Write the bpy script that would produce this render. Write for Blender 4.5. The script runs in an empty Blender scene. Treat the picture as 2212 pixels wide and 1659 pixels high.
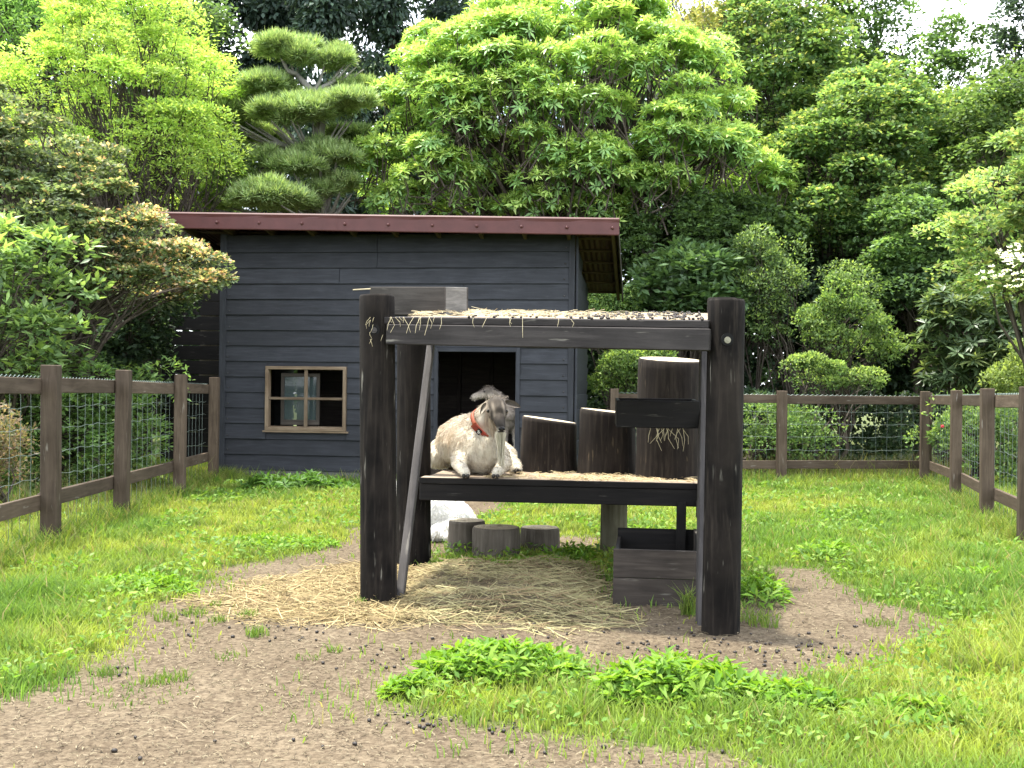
import bpy, bmesh, math, random
import numpy as np
from mathutils import Vector, Matrix

scene = bpy.context.scene
COL = scene.collection
R = math.radians
rnd = random.Random(7)
rng = np.random.default_rng(7)

# ------------------------------------------------------------------ camera, sky, sun, exposure
EYE, FPX, ROLL, HOR = 1.15, 2300.0, 0.0124, 853.0      # eye height, focal length on a 2212 wide frame, roll, eye-level line
cd = bpy.data.cameras.new('camera'); cam = bpy.data.objects.new('camera', cd); COL.objects.link(cam)
cd.sensor_width = 36.0; cd.lens = FPX / 2212 * 36; cd.shift_y = (HOR - 829.5) / 2212
cd.clip_start = 0.05; cd.clip_end = 2000
cam.matrix_world = Matrix.Translation((0, 0, EYE)) @ Matrix.Rotation(R(90), 4, 'X') @ Matrix.Rotation(ROLL, 4, 'Z')
scene.camera = cam

SUN_EL, SUN_AZ = 76.0, -62.0                              # degrees; azimuth from +Y towards +X
TO_SUN = Vector((math.sin(R(SUN_AZ)) * math.cos(R(SUN_EL)), math.cos(R(SUN_AZ)) * math.cos(R(SUN_EL)), math.sin(R(SUN_EL))))
world = bpy.data.worlds.new('World'); scene.world = world; world.use_nodes = True
wn = world.node_tree.nodes; wl = world.node_tree.links
wn.clear()
wo = wn.new('ShaderNodeOutputWorld'); bg = wn.new('ShaderNodeBackground'); sky = wn.new('ShaderNodeTexSky')
sky.sky_type = 'NISHITA'; sky.sun_disc = False; sky.sun_elevation = R(SUN_EL); sky.sun_rotation = R(SUN_AZ)
sky.air_density = 1.0; sky.dust_density = 2.0; sky.ozone_density = 1.2
wtc = wn.new('ShaderNodeTexCoord'); wno = wn.new('ShaderNodeTexNoise'); wno.inputs['Scale'].default_value = 2.2
wno.inputs['Detail'].default_value = 6
wrp = wn.new('ShaderNodeValToRGB'); wrp.color_ramp.elements[0].position = 0.32; wrp.color_ramp.elements[1].position = 0.58
wmx = wn.new('ShaderNodeMix'); wmx.data_type = 'RGBA'; wmx.inputs[7].default_value = (11.5, 12.0, 12.8, 1)
wl.new(wtc.outputs['Generated'], wno.inputs['Vector']); wl.new(wno.outputs['Fac'], wrp.inputs['Fac'])
wl.new(wrp.outputs['Color'], wmx.inputs[0]); wl.new(sky.outputs['Color'], wmx.inputs[6]); wl.new(wmx.outputs[2], bg.inputs['Color'])
bg.inputs['Strength'].default_value = 0.15
wl.new(bg.outputs['Background'], wo.inputs['Surface'])
sd = bpy.data.lights.new('sun', 'SUN'); sun = bpy.data.objects.new('sun', sd); COL.objects.link(sun)
sd.energy = 4.6; sd.angle = R(3.5); sd.color = (1.0, 0.945, 0.84)
sun.matrix_world = Matrix.Translation((0, 0, 20)) @ TO_SUN.to_track_quat('Z', 'Y').to_matrix().to_4x4()
vs = scene.view_settings
vs.view_transform = 'Standard'; vs.look = 'None'; vs.exposure = 1.45; vs.gamma = 1.0; vs.use_curve_mapping = False
scene.render.engine = 'CYCLES'
scene.cycles.use_denoising = True
scene.cycles.max_bounces = 7; scene.cycles.diffuse_bounces = 4; scene.cycles.transmission_bounces = 5; scene.cycles.transparent_max_bounces = 6
scene.cycles.sample_clamp_indirect = 6.0

# ------------------------------------------------------------------ measuring helpers: frame position + distance -> a point in the yard
def ray(px, py):
    dx, dy = px - 1106.0, py - 829.5
    return (dx + ROLL * dy) / FPX, (HOR - (py - ROLL * dx)) / FPX
def at(px, py, y):
    u, v = ray(px, py)
    return Vector((u * y, y, EYE + v * y))
def gnd(px, py):
    u, v = ray(px, py)
    y = EYE / max(-v, 0.02)
    return Vector((u * y, y, 0.0))

# ------------------------------------------------------------------ object helpers
WM = {}
def link(o, parent=None, M=None):
    COL.objects.link(o)
    M = M or Matrix.Identity(4)
    if parent is not None:
        o.parent = parent; o.matrix_parent_inverse = WM[parent.name].inverted()
    o.matrix_basis = M
    WM[o.name] = M
    return o
def thing(name, label, cat, loc=(0, 0, 0), group=None):
    o = bpy.data.objects.new(name, None); o.empty_display_size = 0.1
    link(o, None, Matrix.Translation(loc)); tag(o, label, cat, group)
    return o
def tag(o, label=None, cat=None, group=None, kind=None):
    if label: o['label'] = label
    if cat: o['category'] = cat
    if group: o['group'] = group
    if kind: o['kind'] = kind
    return o
def obj(name, me, mat, parent=None, M=None):
    o = bpy.data.objects.new(name, me)
    if mat is not None and not me.materials: me.materials.append(mat)
    return link(o, parent, M)

class MB:
    """collects simple shapes and links them as one mesh object"""
    def __init__(s): s.v = []; s.f = []
    def add(s, vs, fs):
        n = len(s.v); s.v += [tuple(p) for p in vs]; s.f += [tuple(i + n for i in f) for f in fs]
    def box(s, c, size, M=None):
        x, y, z = (k / 2 for k in size); c = Vector(c)
        vs = [Vector((a * x, b * y, d * z)) for a in (-1, 1) for b in (-1, 1) for d in (-1, 1)]
        if M is not None: vs = [M @ p for p in vs]
        s.add([p + c for p in vs], [(0, 1, 3, 2), (4, 6, 7, 5), (0, 4, 5, 1), (2, 3, 7, 6), (0, 2, 6, 4), (1, 5, 7, 3)])
    def tube(s, pts, radii, sides=6, cap=True):
        pts = [Vector(p) for p in pts]
        if not hasattr(radii, '__len__'): radii = [radii] * len(pts)
        n0 = len(s.v); prev = None
        for i, p in enumerate(pts):
            d = (pts[min(i + 1, len(pts) - 1)] - pts[max(i - 1, 0)])
            d = d.normalized() if d.length > 1e-9 else Vector((0, 0, 1))
            if prev is None:
                a = d.cross(Vector((0, 0, 1)) if abs(d.z) < 0.9 else Vector((1, 0, 0))).normalized()
            else:
                a = (prev - d * prev.dot(d)).normalized()
            prev = a; b = d.cross(a)
            for k in range(sides):
                t = 2 * math.pi * k / sides
                s.v.append(tuple(p + (a * math.cos(t) + b * math.sin(t)) * radii[i]))
        for i in range(len(pts) - 1):
            for k in range(sides):
                k2 = (k + 1) % sides; q = n0 + i * sides
                s.f.append((q + k, q + k2, q + sides + k2, q + sides + k))
        if cap:
            s.f.append(tuple(n0 + k for k in reversed(range(sides))))
            s.f.append(tuple(n0 + (len(pts) - 1) * sides + k for k in range(sides)))
    def mesh(s, name, smooth=False):
        me = bpy.data.meshes.new(name); me.from_pydata(s.v, [], s.f); me.update()
        if smooth: me.polygons.foreach_set('use_smooth', [True] * len(me.polygons))
        return me
    def build(s, name, mat, parent=None, smooth=False, M=None):
        return obj(name, s.mesh(name, smooth), mat, parent, M)

def np_mesh(name, verts, faces, cols=None, smooth=False):
    """verts (n,3), faces (m,3 or 4), cols (n,3)"""
    me = bpy.data.meshes.new(name)
    n, m, k = len(verts), len(faces), faces.shape[1]
    me.vertices.add(n); me.vertices.foreach_set('co', np.ascontiguousarray(verts, dtype=np.float32).ravel())
    me.loops.add(m * k); me.loops.foreach_set('vertex_index', np.ascontiguousarray(faces, dtype=np.int32).ravel())
    me.polygons.add(m); me.polygons.foreach_set('loop_start', np.arange(0, m * k, k, dtype=np.int32))
    if smooth: me.polygons.foreach_set('use_smooth', np.ones(m, dtype=bool))
    if cols is not None:
        at_ = me.attributes.new('col', 'FLOAT_COLOR', 'POINT')
        c4 = np.ones((n, 4), dtype=np.float32); c4[:, :3] = cols
        at_.data.foreach_set('color', c4.ravel())
    me.update(calc_edges=True)
    return me

def plank(name, p0, p1, w, t, mat, parent, up=(0, 0, 1), bev=0.004, tilt=0.0, chip=0.0):
    """a board from p0 to p1 (centre line), w across (along up), t thick"""
    p0, p1 = Vector(p0), Vector(p1); x = p1 - p0; L = x.length; x.normalize()
    up = Vector(up); y = up.cross(x).normalized(); z = x.cross(y)
    bm = bmesh.new(); bmesh.ops.create_cube(bm, size=1.0)
    for v in bm.verts: v.co = Vector((v.co.x * L, v.co.y * t, v.co.z * w))
    if bev: bmesh.ops.bevel(bm, geom=list(bm.edges), offset=min(bev, t * 0.3), segments=1, affect='EDGES', profile=0.5)
    if chip:
        for v in bm.verts: v.co += Vector((rnd.uniform(-chip, chip), rnd.uniform(-chip, chip) * .5, rnd.uniform(-chip, chip) * .5))
    me = bpy.data.meshes.new(name); bm.to_mesh(me); bm.free()
    M = Matrix((x, y, z)).transposed().to_4x4()
    if tilt: M = M @ Matrix.Rotation(tilt, 4, 'X')
    M.translation = (p0 + p1) / 2
    return obj(name, me, mat, parent, M)

def log(name, base, top, r0, r1, mat, parent=None, sides=28, rings=14, wob=0.012, cutn=None, topmat=None, seed=0, seams=(), bulge=0.0):
    """a round post or stump: slightly uneven, chamfered rim, optional sloping cut; drying cracks as grooves"""
    rr = random.Random(seed + 11)
    base, top = Vector(base), Vector(top); ax = top - base; L = ax.length; zx = ax.normalized()
    a = zx.cross(Vector((0, 1, 0))).normalized(); b = zx.cross(a)
    ph = [rr.uniform(0, 6.28) for _ in range(6)]; am = [rr.uniform(.3, 1) for _ in range(6)]
    cracks = [(rr.uniform(0, 6.28) if s is None else s) for s in seams]
    vs, fs = [], []
    ts = [0] + [i / rings for i in range(1, rings)] + [1 - 0.012 / L, 1.0]
    for i, t in enumerate(ts):
        r = r0 + (r1 - r0) * t + bulge * max(0, 0.25 - t) * 4 * r0
        if i == len(ts) - 1: r *= 1 - min(.06, .008 / r)
        for k in range(sides):
            th = 2 * math.pi * k / sides
            w = 1 + wob * (am[0] * math.sin(2 * th + ph[0] + t * 1.1) + am[1] * math.sin(3 * th + ph[1] - t * 2) + .6 * am[2] * math.sin(5 * th + ph[2] + t * 3) + .5 * math.sin(9 * th + ph[3] + 5 * t))
            for c in cracks:
                dlt = abs((th - c - 0.1 * math.sin(4 * t + c) + math.pi) % (2 * math.pi) - math.pi)
                if dlt < 2.6 * math.pi / sides: w -= 0.05 * (1 - dlt / (2.6 * math.pi / sides))
            p = base + zx * (L * t) + (a * math.cos(th) + b * math.sin(th)) * (r * w)
            if cutn is not None and t > 0.5:
                q = p - top; p = p - Vector((0, 0, 1)) * ((q.x * cutn[0] + q.y * cutn[1]) * min(1, (t - .5) * 2))
            vs.append(p)
    n = len(ts)
    for i in range(n - 1):
        for k in range(sides):
            k2 = (k + 1) % sides
            fs.append((i * sides + k, i * sides + k2, (i + 1) * sides + k2, (i + 1) * sides + k))
    side_f = len(fs)
    cen = sum((vs[(n - 1) * sides + k] for k in range(sides)), Vector()) / sides
    # end grain: two rings inwards, a little uneven
    q0 = (n - 1) * sides; m0 = len(vs)
    for fr in (0.66, 0.33):
        for k in range(sides):
            p = cen + (vs[q0 + k] - cen) * fr; vs.append(p + Vector((0, 0, rr.uniform(-.003, .003))))
    vs.append(cen); cc = len(vs) - 1
    for j in range(2):
        o1 = q0 if j == 0 else m0; o2 = m0 + j * sides
        for k in range(sides):
            k2 = (k + 1) % sides; fs.append((o1 + k, o1 + k2, o2 + k2, o2 + k))
    for k in range(sides): fs.append((m0 + sides + k, m0 + sides + (k + 1) % sides, cc))
    Mi = Matrix.Translation(base).inverted()
    me = bpy.data.meshes.new(name); me.from_pydata([tuple(Mi @ p) for p in vs], [], fs); me.update()
    me.materials.append(mat)
    sm = [i < side_f for i in range(len(fs))]
    me.polygons.foreach_set('use_smooth', sm)
    if topmat is not None:
        me.materials.append(topmat)
        me.polygons.foreach_set('material_index', [0 if s else 1 for s in sm])
    bm = bmesh.new(); bm.from_mesh(me); bmesh.ops.recalc_face_normals(bm, faces=list(bm.faces)); bm.to_mesh(me); bm.free()
    return obj(name, me, None, parent, Matrix.Translation(base))

# ------------------------------------------------------------------ materials
def newmat(name):
    m = bpy.data.materials.new(name); m.use_nodes = True
    nt = m.node_tree; nt.nodes.clear()
    out = nt.nodes.new('ShaderNodeOutputMaterial'); p = nt.nodes.new('ShaderNodeBsdfPrincipled')
    nt.links.new(p.outputs[0], out.inputs['Surface'])
    return m, nt, p, out
def node(nt, typ, **kw):
    n = nt.nodes.new(typ)
    for k, v in kw.items():
        if k in n.inputs: n.inputs[k].default_value = v
        else: setattr(n, k, v)
    return n
def ramp(nt, fac, stops):
    r = nt.nodes.new('ShaderNodeValToRGB'); e = r.color_ramp.elements
    while len(e) < len(stops): e.new(0.5)
    for i, (p, c) in enumerate(stops): e[i].position = p; e[i].color = (*c, 1)
    nt.links.new(fac, r.inputs['Fac']); return r.outputs['Color']
def mixc(nt, fac, a, b, mode='MIX'):
    m = nt.nodes.new('ShaderNodeMix'); m.data_type = 'RGBA'; m.blend_type = mode
    for i, s in ((0, fac), (6, a), (7, b)):
        if hasattr(s, 'is_linked'): nt.links.new(s, m.inputs[i])
        elif i == 0: m.inputs[0].default_value = s
        else: m.inputs[i].default_value = (*s, 1)
    return m.outputs[2]
def coords(nt, scale=(1, 1, 1), rand=True):
    tc = nt.nodes.new('ShaderNodeTexCoord'); mp = nt.nodes.new('ShaderNodeMapping')
    mp.inputs['Scale'].default_value = scale
    if rand:
        oi = nt.nodes.new('ShaderNodeObjectInfo'); mu = nt.nodes.new('ShaderNodeMath'); mu.operation = 'MULTIPLY'; mu.inputs[1].default_value = 37.0
        ad = nt.nodes.new('ShaderNodeVectorMath'); ad.operation = 'ADD'
        nt.links.new(oi.outputs['Random'], mu.inputs[0]); nt.links.new(tc.outputs['Object'], ad.inputs[0]); nt.links.new(mu.outputs[0], ad.inputs[1])
        nt.links.new(ad.outputs[0], mp.inputs['Vector'])
    else: nt.links.new(tc.outputs['Object'], mp.inputs['Vector'])
    return mp.outputs[0]
def tex_noise(nt, vec, scale, detail=6, rough=.6, dist=0.0):
    n = nt.nodes.new('ShaderNodeTexNoise'); n.inputs['Scale'].default_value = scale; n.inputs['Detail'].default_value = detail
    n.inputs['Roughness'].default_value = rough; n.inputs['Distortion'].default_value = dist
    nt.links.new(vec, n.inputs['Vector']); return n.outputs['Fac']

def wood(name, dark, mid, light, axis='X', rough=.75, bump=.5, wear=.35, spec=.3, knots=True, scr=(.3, .28, .24), scr_amt=.5):
    """stained board: long grain, knots, worn streaks and pale scratches; axis = grain direction"""
    kw = .84; dark, mid, light, scr = (tuple(q * kw for q in c_) for c_ in (dark, mid, light, scr))
    m, nt, p, out = newmat(name)
    sc = {'X': (1.2, 14, 14), 'Z': (14, 14, 1.2)}[axis]
    v = coords(nt, sc)
    n1 = tex_noise(nt, v, 2.2, 8, .65, .6)
    c = ramp(nt, n1, [(.28, dark), (.5, mid), (.74, light)])
    v2 = coords(nt, (1.6, 1.6, 1.6)); n2 = tex_noise(nt, v2, 2.1, 5, .6)
    c = mixc(nt, ramp(nt, n2, [(.38, (0, 0, 0)), (.68, (wear, wear, wear))]), c, light)
    sc3 = {'X': (3.5, 34, 34), 'Z': (34, 34, 3.5)}[axis]
    n3 = tex_noise(nt, coords(nt, sc3), 1.4, 3, .5, .2)
    n4 = tex_noise(nt, coords(nt, (3, 3, 3)), 2.0, 3, .5)
    mk = nt.nodes.new('ShaderNodeMath'); mk.operation = 'MULTIPLY'
    nt.links.new(ramp(nt, n3, [(.64, (0, 0, 0)), (.72, (1, 1, 1))]), mk.inputs[0]); nt.links.new(ramp(nt, n4, [(.48, (0, 0, 0)), (.62, (scr_amt,) * 3)]), mk.inputs[1])
    c = mixc(nt, mk.outputs[0], c, scr)
    oi = nt.nodes.new('ShaderNodeObjectInfo')
    hv = nt.nodes.new('ShaderNodeHueSaturation'); mr = nt.nodes.new('ShaderNodeMapRange'); mr.inputs['To Min'].default_value = .78; mr.inputs['To Max'].default_value = 1.22
    nt.links.new(oi.outputs['Random'], mr.inputs['Value']); nt.links.new(mr.outputs[0], hv.inputs['Value']); nt.links.new(c, hv.inputs['Color'])
    nt.links.new(hv.outputs[0], p.inputs['Base Color'])
    p.inputs['Roughness'].default_value = rough; p.inputs['Specular IOR Level'].default_value = spec
    b = nt.nodes.new('ShaderNodeBump'); b.inputs['Strength'].default_value = bump; b.inputs['Distance'].default_value = .004
    nt.links.new(n1, b.inputs['Height']); nt.links.new(b.outputs[0], p.inputs['Normal'])
    return m
def endgrain(name, a, b_, spots):
    m, nt, p, out = newmat(name)
    v = coords(nt); n1 = tex_noise(nt, v, 9, 6, .7)
    c = ramp(nt, n1, [(.3, a), (.7, b_)])
    w = nt.nodes.new('ShaderNodeTexWave'); w.wave_type = 'RINGS'; w.rings_direction = 'Z'; w.inputs['Scale'].default_value = 14; w.inputs['Distortion'].default_value = 2.5; w.inputs['Detail'].default_value = 2
    nt.links.new(coords(nt, rand=False), w.inputs['Vector'])
    c = mixc(nt, ramp(nt, w.outputs['Fac'], [(.2, (.28, .28, .28)), (.7, (0, 0, 0))]), c, tuple(k * .55 for k in a))
    n2 = tex_noise(nt, v, 42, 3, .5)
    c = mixc(nt, ramp(nt, n2, [(.62, (0, 0, 0)), (.7, (.7, .7, .7))]), c, spots)
    nt.links.new(c, p.inputs['Base Color']); p.inputs['Roughness'].default_value = .9; p.inputs['Specular IOR Level'].default_value = .15
    b = nt.nodes.new('ShaderNodeBump'); b.inputs['Strength'].default_value = .5; b.inputs['Distance'].default_value = .004
    nt.links.new(n1, b.inputs['Height']); nt.links.new(b.outputs[0], p.inputs['Normal'])
    return m
def leafmat(name, rough=.5, trans=.4, spec=.35, ty=(1.15, 1.15, .6), hue=.504, sat=.86, val=1.4):
    """leaf colour comes from the leaf itself; part of the light passes through"""
    m, nt, p, out = newmat(name)
    a = nt.nodes.new('ShaderNodeAttribute'); a.attribute_name = 'col'
    hs = nt.nodes.new('ShaderNodeHueSaturation'); hs.inputs['Hue'].default_value = hue; hs.inputs['Saturation'].default_value = sat; hs.inputs['Value'].default_value = val
    nt.links.new(a.outputs['Color'], hs.inputs['Color']); ac = hs.outputs[0]
    nt.links.new(ac, p.inputs['Base Color']); p.inputs['Roughness'].default_value = rough; p.inputs['Specular IOR Level'].default_value = spec
    t = nt.nodes.new('ShaderNodeBsdfTranslucent')
    nt.links.new(mixc(nt, 1.0, ac, ty, 'MULTIPLY'), t.inputs['Color'])
    mx = nt.nodes.new('ShaderNodeMixShader'); mx.inputs[0].default_value = trans
    nt.links.new(p.outputs[0], mx.inputs[1]); nt.links.new(t.outputs[0], mx.inputs[2]); nt.links.new(mx.outputs[0], out.inputs['Surface'])
    return m
def plain(name, col, rough=.6, spec=.3, metal=0.0, var=.15, scale=12, bump=0.0):
    m, nt, p, out = newmat(name)
    n = tex_noise(nt, coords(nt), scale, 5, .6)
    c = ramp(nt, n, [(.3, tuple(k * (1 - var) for k in col)), (.7, tuple(min(1, k * (1 + var)) for k in col))])
    nt.links.new(c, p.inputs['Base Color']); p.inputs['Roughness'].default_value = rough; p.inputs['Specular IOR Level'].default_value = spec; p.inputs['Metallic'].default_value = metal
    if bump:
        b = nt.nodes.new('ShaderNodeBump'); b.inputs['Strength'].default_value = bump; b.inputs['Distance'].default_value = .003
        nt.links.new(n, b.inputs['Height']); nt.links.new(b.outputs[0], p.inputs['Normal'])
    return m
def attrmat(name, rough=.8, spec=.2, trans=0.0):
    m, nt, p, out = newmat(name)
    a = nt.nodes.new('ShaderNodeAttribute'); a.attribute_name = 'col'
    nt.links.new(a.outputs['Color'], p.inputs['Base Color']); p.inputs['Roughness'].default_value = rough; p.inputs['Specular IOR Level'].default_value = spec
    if trans:
        t = nt.nodes.new('ShaderNodeBsdfTranslucent'); nt.links.new(a.outputs['Color'], t.inputs['Color'])
        mx = nt.nodes.new('ShaderNodeMixShader'); mx.inputs[0].default_value = trans
        nt.links.new(p.outputs[0], mx.inputs[1]); nt.links.new(t.outputs[0], mx.inputs[2]); nt.links.new(mx.outputs[0], out.inputs['Surface'])
    return m

M_POST = wood('dark_log', (.0030, .0025, .0022), (.0066, .0054, .0047), (.036, .029, .0235), 'Z', .85, 1.0, .5, .1, scr=(.34, .32, .27), scr_amt=.55)
M_BEAM = wood('dark_beam', (.011, .0098, .0093), (.023, .020, .0195), (.052, .046, .044), 'X', .8, .5, .4, .2, scr_amt=.45)
M_DARKB = wood('black_board', (.0035, .003, .003), (.0065, .0055, .0052), (.016, .0135, .012), 'X', .75, .5, .25, .2, scr_amt=.25)
M_BOX = wood('brown_box_board', (.015, .012, .0095), (.028, .022, .018), (.06, .049, .040), 'X', .8, .5, .5, .25, scr_amt=.3)
M_GREYB = wood('grey_weathered_board', (.05, .048, .044), (.105, .10, .092), (.20, .19, .175), 'X', .85, .5, .5, .2, scr_amt=.3)
M_DECK = wood('trodden_board', (.14, .105, .075), (.25, .195, .14), (.38, .31, .23), 'X', .9, .5, .5, .2, scr=(.45, .4, .3), scr_amt=.3)
M_BRACE = wood('brace_board', (.018, .016, .0155), (.036, .032, .031), (.075, .068, .064), 'X', .75, .5, .4, .3, scr_amt=.3)
M_SIDING = wood('slate_siding', (.0100, .0112, .0148), (.0172, .0190, .0245), (.036, .039, .048), 'X', .66, .45, .35, .3, scr=(.12, .12, .125), scr_amt=.16)
M_INNER = wood('inner_board', (.036, .029, .027), (.058, .047, .043), (.09, .075, .068), 'X', .8, .3, .3, .2, scr_amt=.1)
M_FENCE = wood('fence_brown', (.036, .025, .016), (.070, .050, .034), (.125, .094, .068), 'X', .8, .5, .45, .2, scr=(.42, .39, .34), scr_amt=.45)
M_WIN = wood('window_wood', (.08, .055, .035), (.155, .11, .07), (.26, .20, .14), 'X', .8, .5, .5, .2, scr_amt=.3)
M_RAFTER = wood('rafter_wood', (.04, .027, .018), (.075, .05, .034), (.12, .085, .06), 'X', .8, .4, .4, .2, scr_amt=.1)
M_END = endgrain('sawn_top', (.30, .25, .17), (.58, .50, .37), (.05, .04, .03))
M_POSTEND = endgrain('post_top', (.10, .09, .08), (.30, .28, .24), (.03, .03, .025))
M_ROOF = plain('maroon_metal', (.075, .026, .024), .5, .3, 0, .16, 5, .12)
M_ROOFSHEET = plain('roof_sheet', (.07, .035, .033), .55, .3, 0, .2, 6)
M_WIRE = plain('fence_wire', (.12, .15, .135), .5, .4, .3, .2, 20)
M_BOLT = plain('zinc_bolt', (.20, .19, .14), .5, .4, .3, .2, 30)
M_BLACK = plain('recess_shade', (.004, .004, .004), .8, .2)
M_CONC = plain('concrete_base', (.10, .10, .095), .9, .2, 0, .3, 8, .4)
M_BARK = wood('bark', (.030, .024, .018), (.060, .050, .040), (.13, .11, .09), 'Z', .9, .9, .4, .1, scr_amt=.1)
M_GREYBARK = wood('grey_bark', (.12, .115, .10), (.20, .19, .17), (.32, .31, .28), 'Z', .9, .9, .4, .1, scr_amt=.1)
M_LEAF = leafmat('leaf', .5, .52, .25)
M_WEED = leafmat('weed_leaf', .5, .45, .2, (1.10, 1.12, .5), .499, 1.0, .80)
M_GLOSS = leafmat('glossy_leaf', .4, .42, .4)
M_NEEDLE = leafmat('needle', .5, .36, .3)
M_GRASS = leafmat('grass_blade', .6, .45, .12, (1.10, 1.12, .5), .499, 1.0, .88)
M_STRAW = attrmat('straw', .8, .2, .15)
M_FUR = attrmat('fur', .75, .2, .22)
M_SKIN = attrmat('coat', .8, .2)

# ------------------------------------------------------------------ ground
_tab = np.random.default_rng(3).random((64, 64))
def vnoise(x, y, s):
    x = np.asarray(x) * s; y = np.asarray(y) * s
    xi = np.floor(x).astype(int); yi = np.floor(y).astype(int); fx = x - xi; fy = y - yi
    fx = fx * fx * (3 - 2 * fx); fy = fy * fy * (3 - 2 * fy)
    g = lambda a, b: _tab[a % 64, b % 64]
    return (g(xi, yi) * (1 - fx) + g(xi + 1, yi) * fx) * (1 - fy) + (g(xi, yi + 1) * (1 - fx) + g(xi + 1, yi + 1) * fx) * fy
def fbm(x, y, s): return (vnoise(x, y, s) + .5 * vnoise(x + 9.1, y, s * 2.1) + .25 * vnoise(x, y + 5.7, s * 4.3)) / 1.75
def signed(poly, x, y):
    """signed distance to a polygon, positive inside"""
    x = np.asarray(x, float); y = np.asarray(y, float)
    ins = np.zeros(x.shape, bool); d2 = np.full(x.shape, 1e9); n = len(poly)
    for i in range(n):
        x0, y0 = poly[i]; x1, y1 = poly[(i + 1) % n]
        ex, ey = x1 - x0, y1 - y0
        t = np.clip(((x - x0) * ex + (y - y0) * ey) / (ex * ex + ey * ey + 1e-12), 0, 1)
        d2 = np.minimum(d2, (x - x0 - t * ex) ** 2 + (y - y0 - t * ey) ** 2)
        c = ((y0 > y) != (y1 > y)) & (x < ex * (y - y0) / (ey if abs(ey) > 1e-12 else 1e-12) + x0)
        ins ^= c
    return np.where(ins, 1, -1) * np.sqrt(d2)
def gpoly(pts): return [tuple(gnd(*p)[:2]) for p in pts]
SOIL = [gpoly([(-300, 1505), (0, 1488), (140, 1466), (215, 1424), (300, 1380), (335, 1312), (395, 1266), (480, 1224), (590, 1200), (690, 1190), (765, 1152), (800, 1112),
               (860, 1086), (960, 1080), (1010, 1070), (1110, 1072), (1090, 1102), (1030, 1122), (960, 1176), (925, 1212), (1000, 1236), (1150, 1238), (1275, 1226),
               (1310, 1250), (1400, 1300), (1500, 1320), (1600, 1320), (1660, 1226), (1770, 1226), (1860, 1276), (1960, 1312), (2030, 1346), (2010, 1392), (1920, 1428),
               (1820, 1476), (1700, 1494), (1600, 1478), (1480, 1440), (1330, 1478), (1255, 1472), (1200, 1432), (1050, 1408), (940, 1428), (880, 1474), (825, 1505),
               (830, 1532), (960, 1548), (1100, 1578), (1250, 1608), (1400, 1632), (1560, 1652), (1800, 1700), (1800, 2300), (-900, 2300)]),
        gpoly([(1130, 1182), (1200, 1164), (1290, 1160), (1295, 1190), (1200, 1200)])]
def soil_at(x, y):
    """>0 where the earth is bare, about metres from the grass edge"""
    s = np.maximum(signed(SOIL[0], x, y), signed(SOIL[1], x, y))
    return s + (fbm(x, y, 2.3) - .5) * .42 + (vnoise(x, y, 11) - .5) * .10
def ground_z(x, y): return (fbm(x + 20, y + 3, .9) - .5) * .035 + (vnoise(x, y, 5) - .5) * .012 + (vnoise(x + 4, y, 13) - .5) * .005

def axis_pts(a, b, lo, hi, step):
    fine = np.arange(lo, hi + 1e-6, step)
    left = lo - np.geomspace(step * 2, lo - a, 18)[::-1]; right = hi + np.geomspace(step * 2, b - hi, 18)
    return np.concatenate([left, fine, right])
gx = axis_pts(-400, 400, -6.5, 6.5, .06); gy = axis_pts(-60, 700, 2.4, 15.5, .06)
GX, GY = np.meshgrid(gx, gy)
fade = np.clip(1 - (np.abs(GX) - 7) / 3, 0, 1) * np.clip(1 - (GY - 16) / 4, 0, 1)
GZ = ground_z(GX, GY) * fade
vv = np.stack([GX.ravel(), GY.ravel(), GZ.ravel()], 1)
ny, nx = GX.shape; ii = np.arange(ny * nx).reshape(ny, nx)
ff = np.stack([ii[:-1, :-1].ravel(), ii[:-1, 1:].ravel(), ii[1:, 1:].ravel(), ii[1:, :-1].ravel()], 1)
sm = np.clip(soil_at(GX, GY).ravel() / .10 + .5, 0, 1)
gm = np_mesh('ground', vv, ff, np.stack([sm, sm, sm], 1), True)
m, nt, p, out = newmat('earth_and_turf')
a_ = node(nt, 'ShaderNodeAttribute', attribute_name='col')
v = coords(nt, rand=False)
nA = tex_noise(nt, v, 1.6, 10, .78); nB = tex_noise(nt, v, 34, 8, .8); nC = tex_noise(nt, coords(nt, (16, 55, 20), False), 2, 4, .6, .4)
soilc = ramp(nt, nA, [(.3, (.076, .057, .037)), (.5, (.122, .095, .063)), (.72, (.172, .138, .094))])
soilc = mixc(nt, ramp(nt, nB, [(.38, (.85, .85, .85)), (.58, (0, 0, 0))]), soilc, (.032, .022, .014))
soilc = mixc(nt, ramp(nt, nC, [(.57, (0, 0, 0)), (.68, (.75, .75, .75))]), soilc, (.21, .175, .12))
turfc = ramp(nt, nB, [(.3, (.035, .045, .015)), (.7, (.10, .12, .035))])
nt.links.new(mixc(nt, a_.outputs['Fac'], turfc, soilc), p.inputs['Base Color']); p.inputs['Roughness'].default_value = .95; p.inputs['Specular IOR Level'].default_value = .1
bmp = node(nt, 'ShaderNodeBump', Strength=.6, Distance=.008); nt.links.new(nB, bmp.inputs['Height']); nt.links.new(bmp.outputs[0], p.inputs['Normal'])
tag(obj('ground', gm, m), kind='structure')

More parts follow.
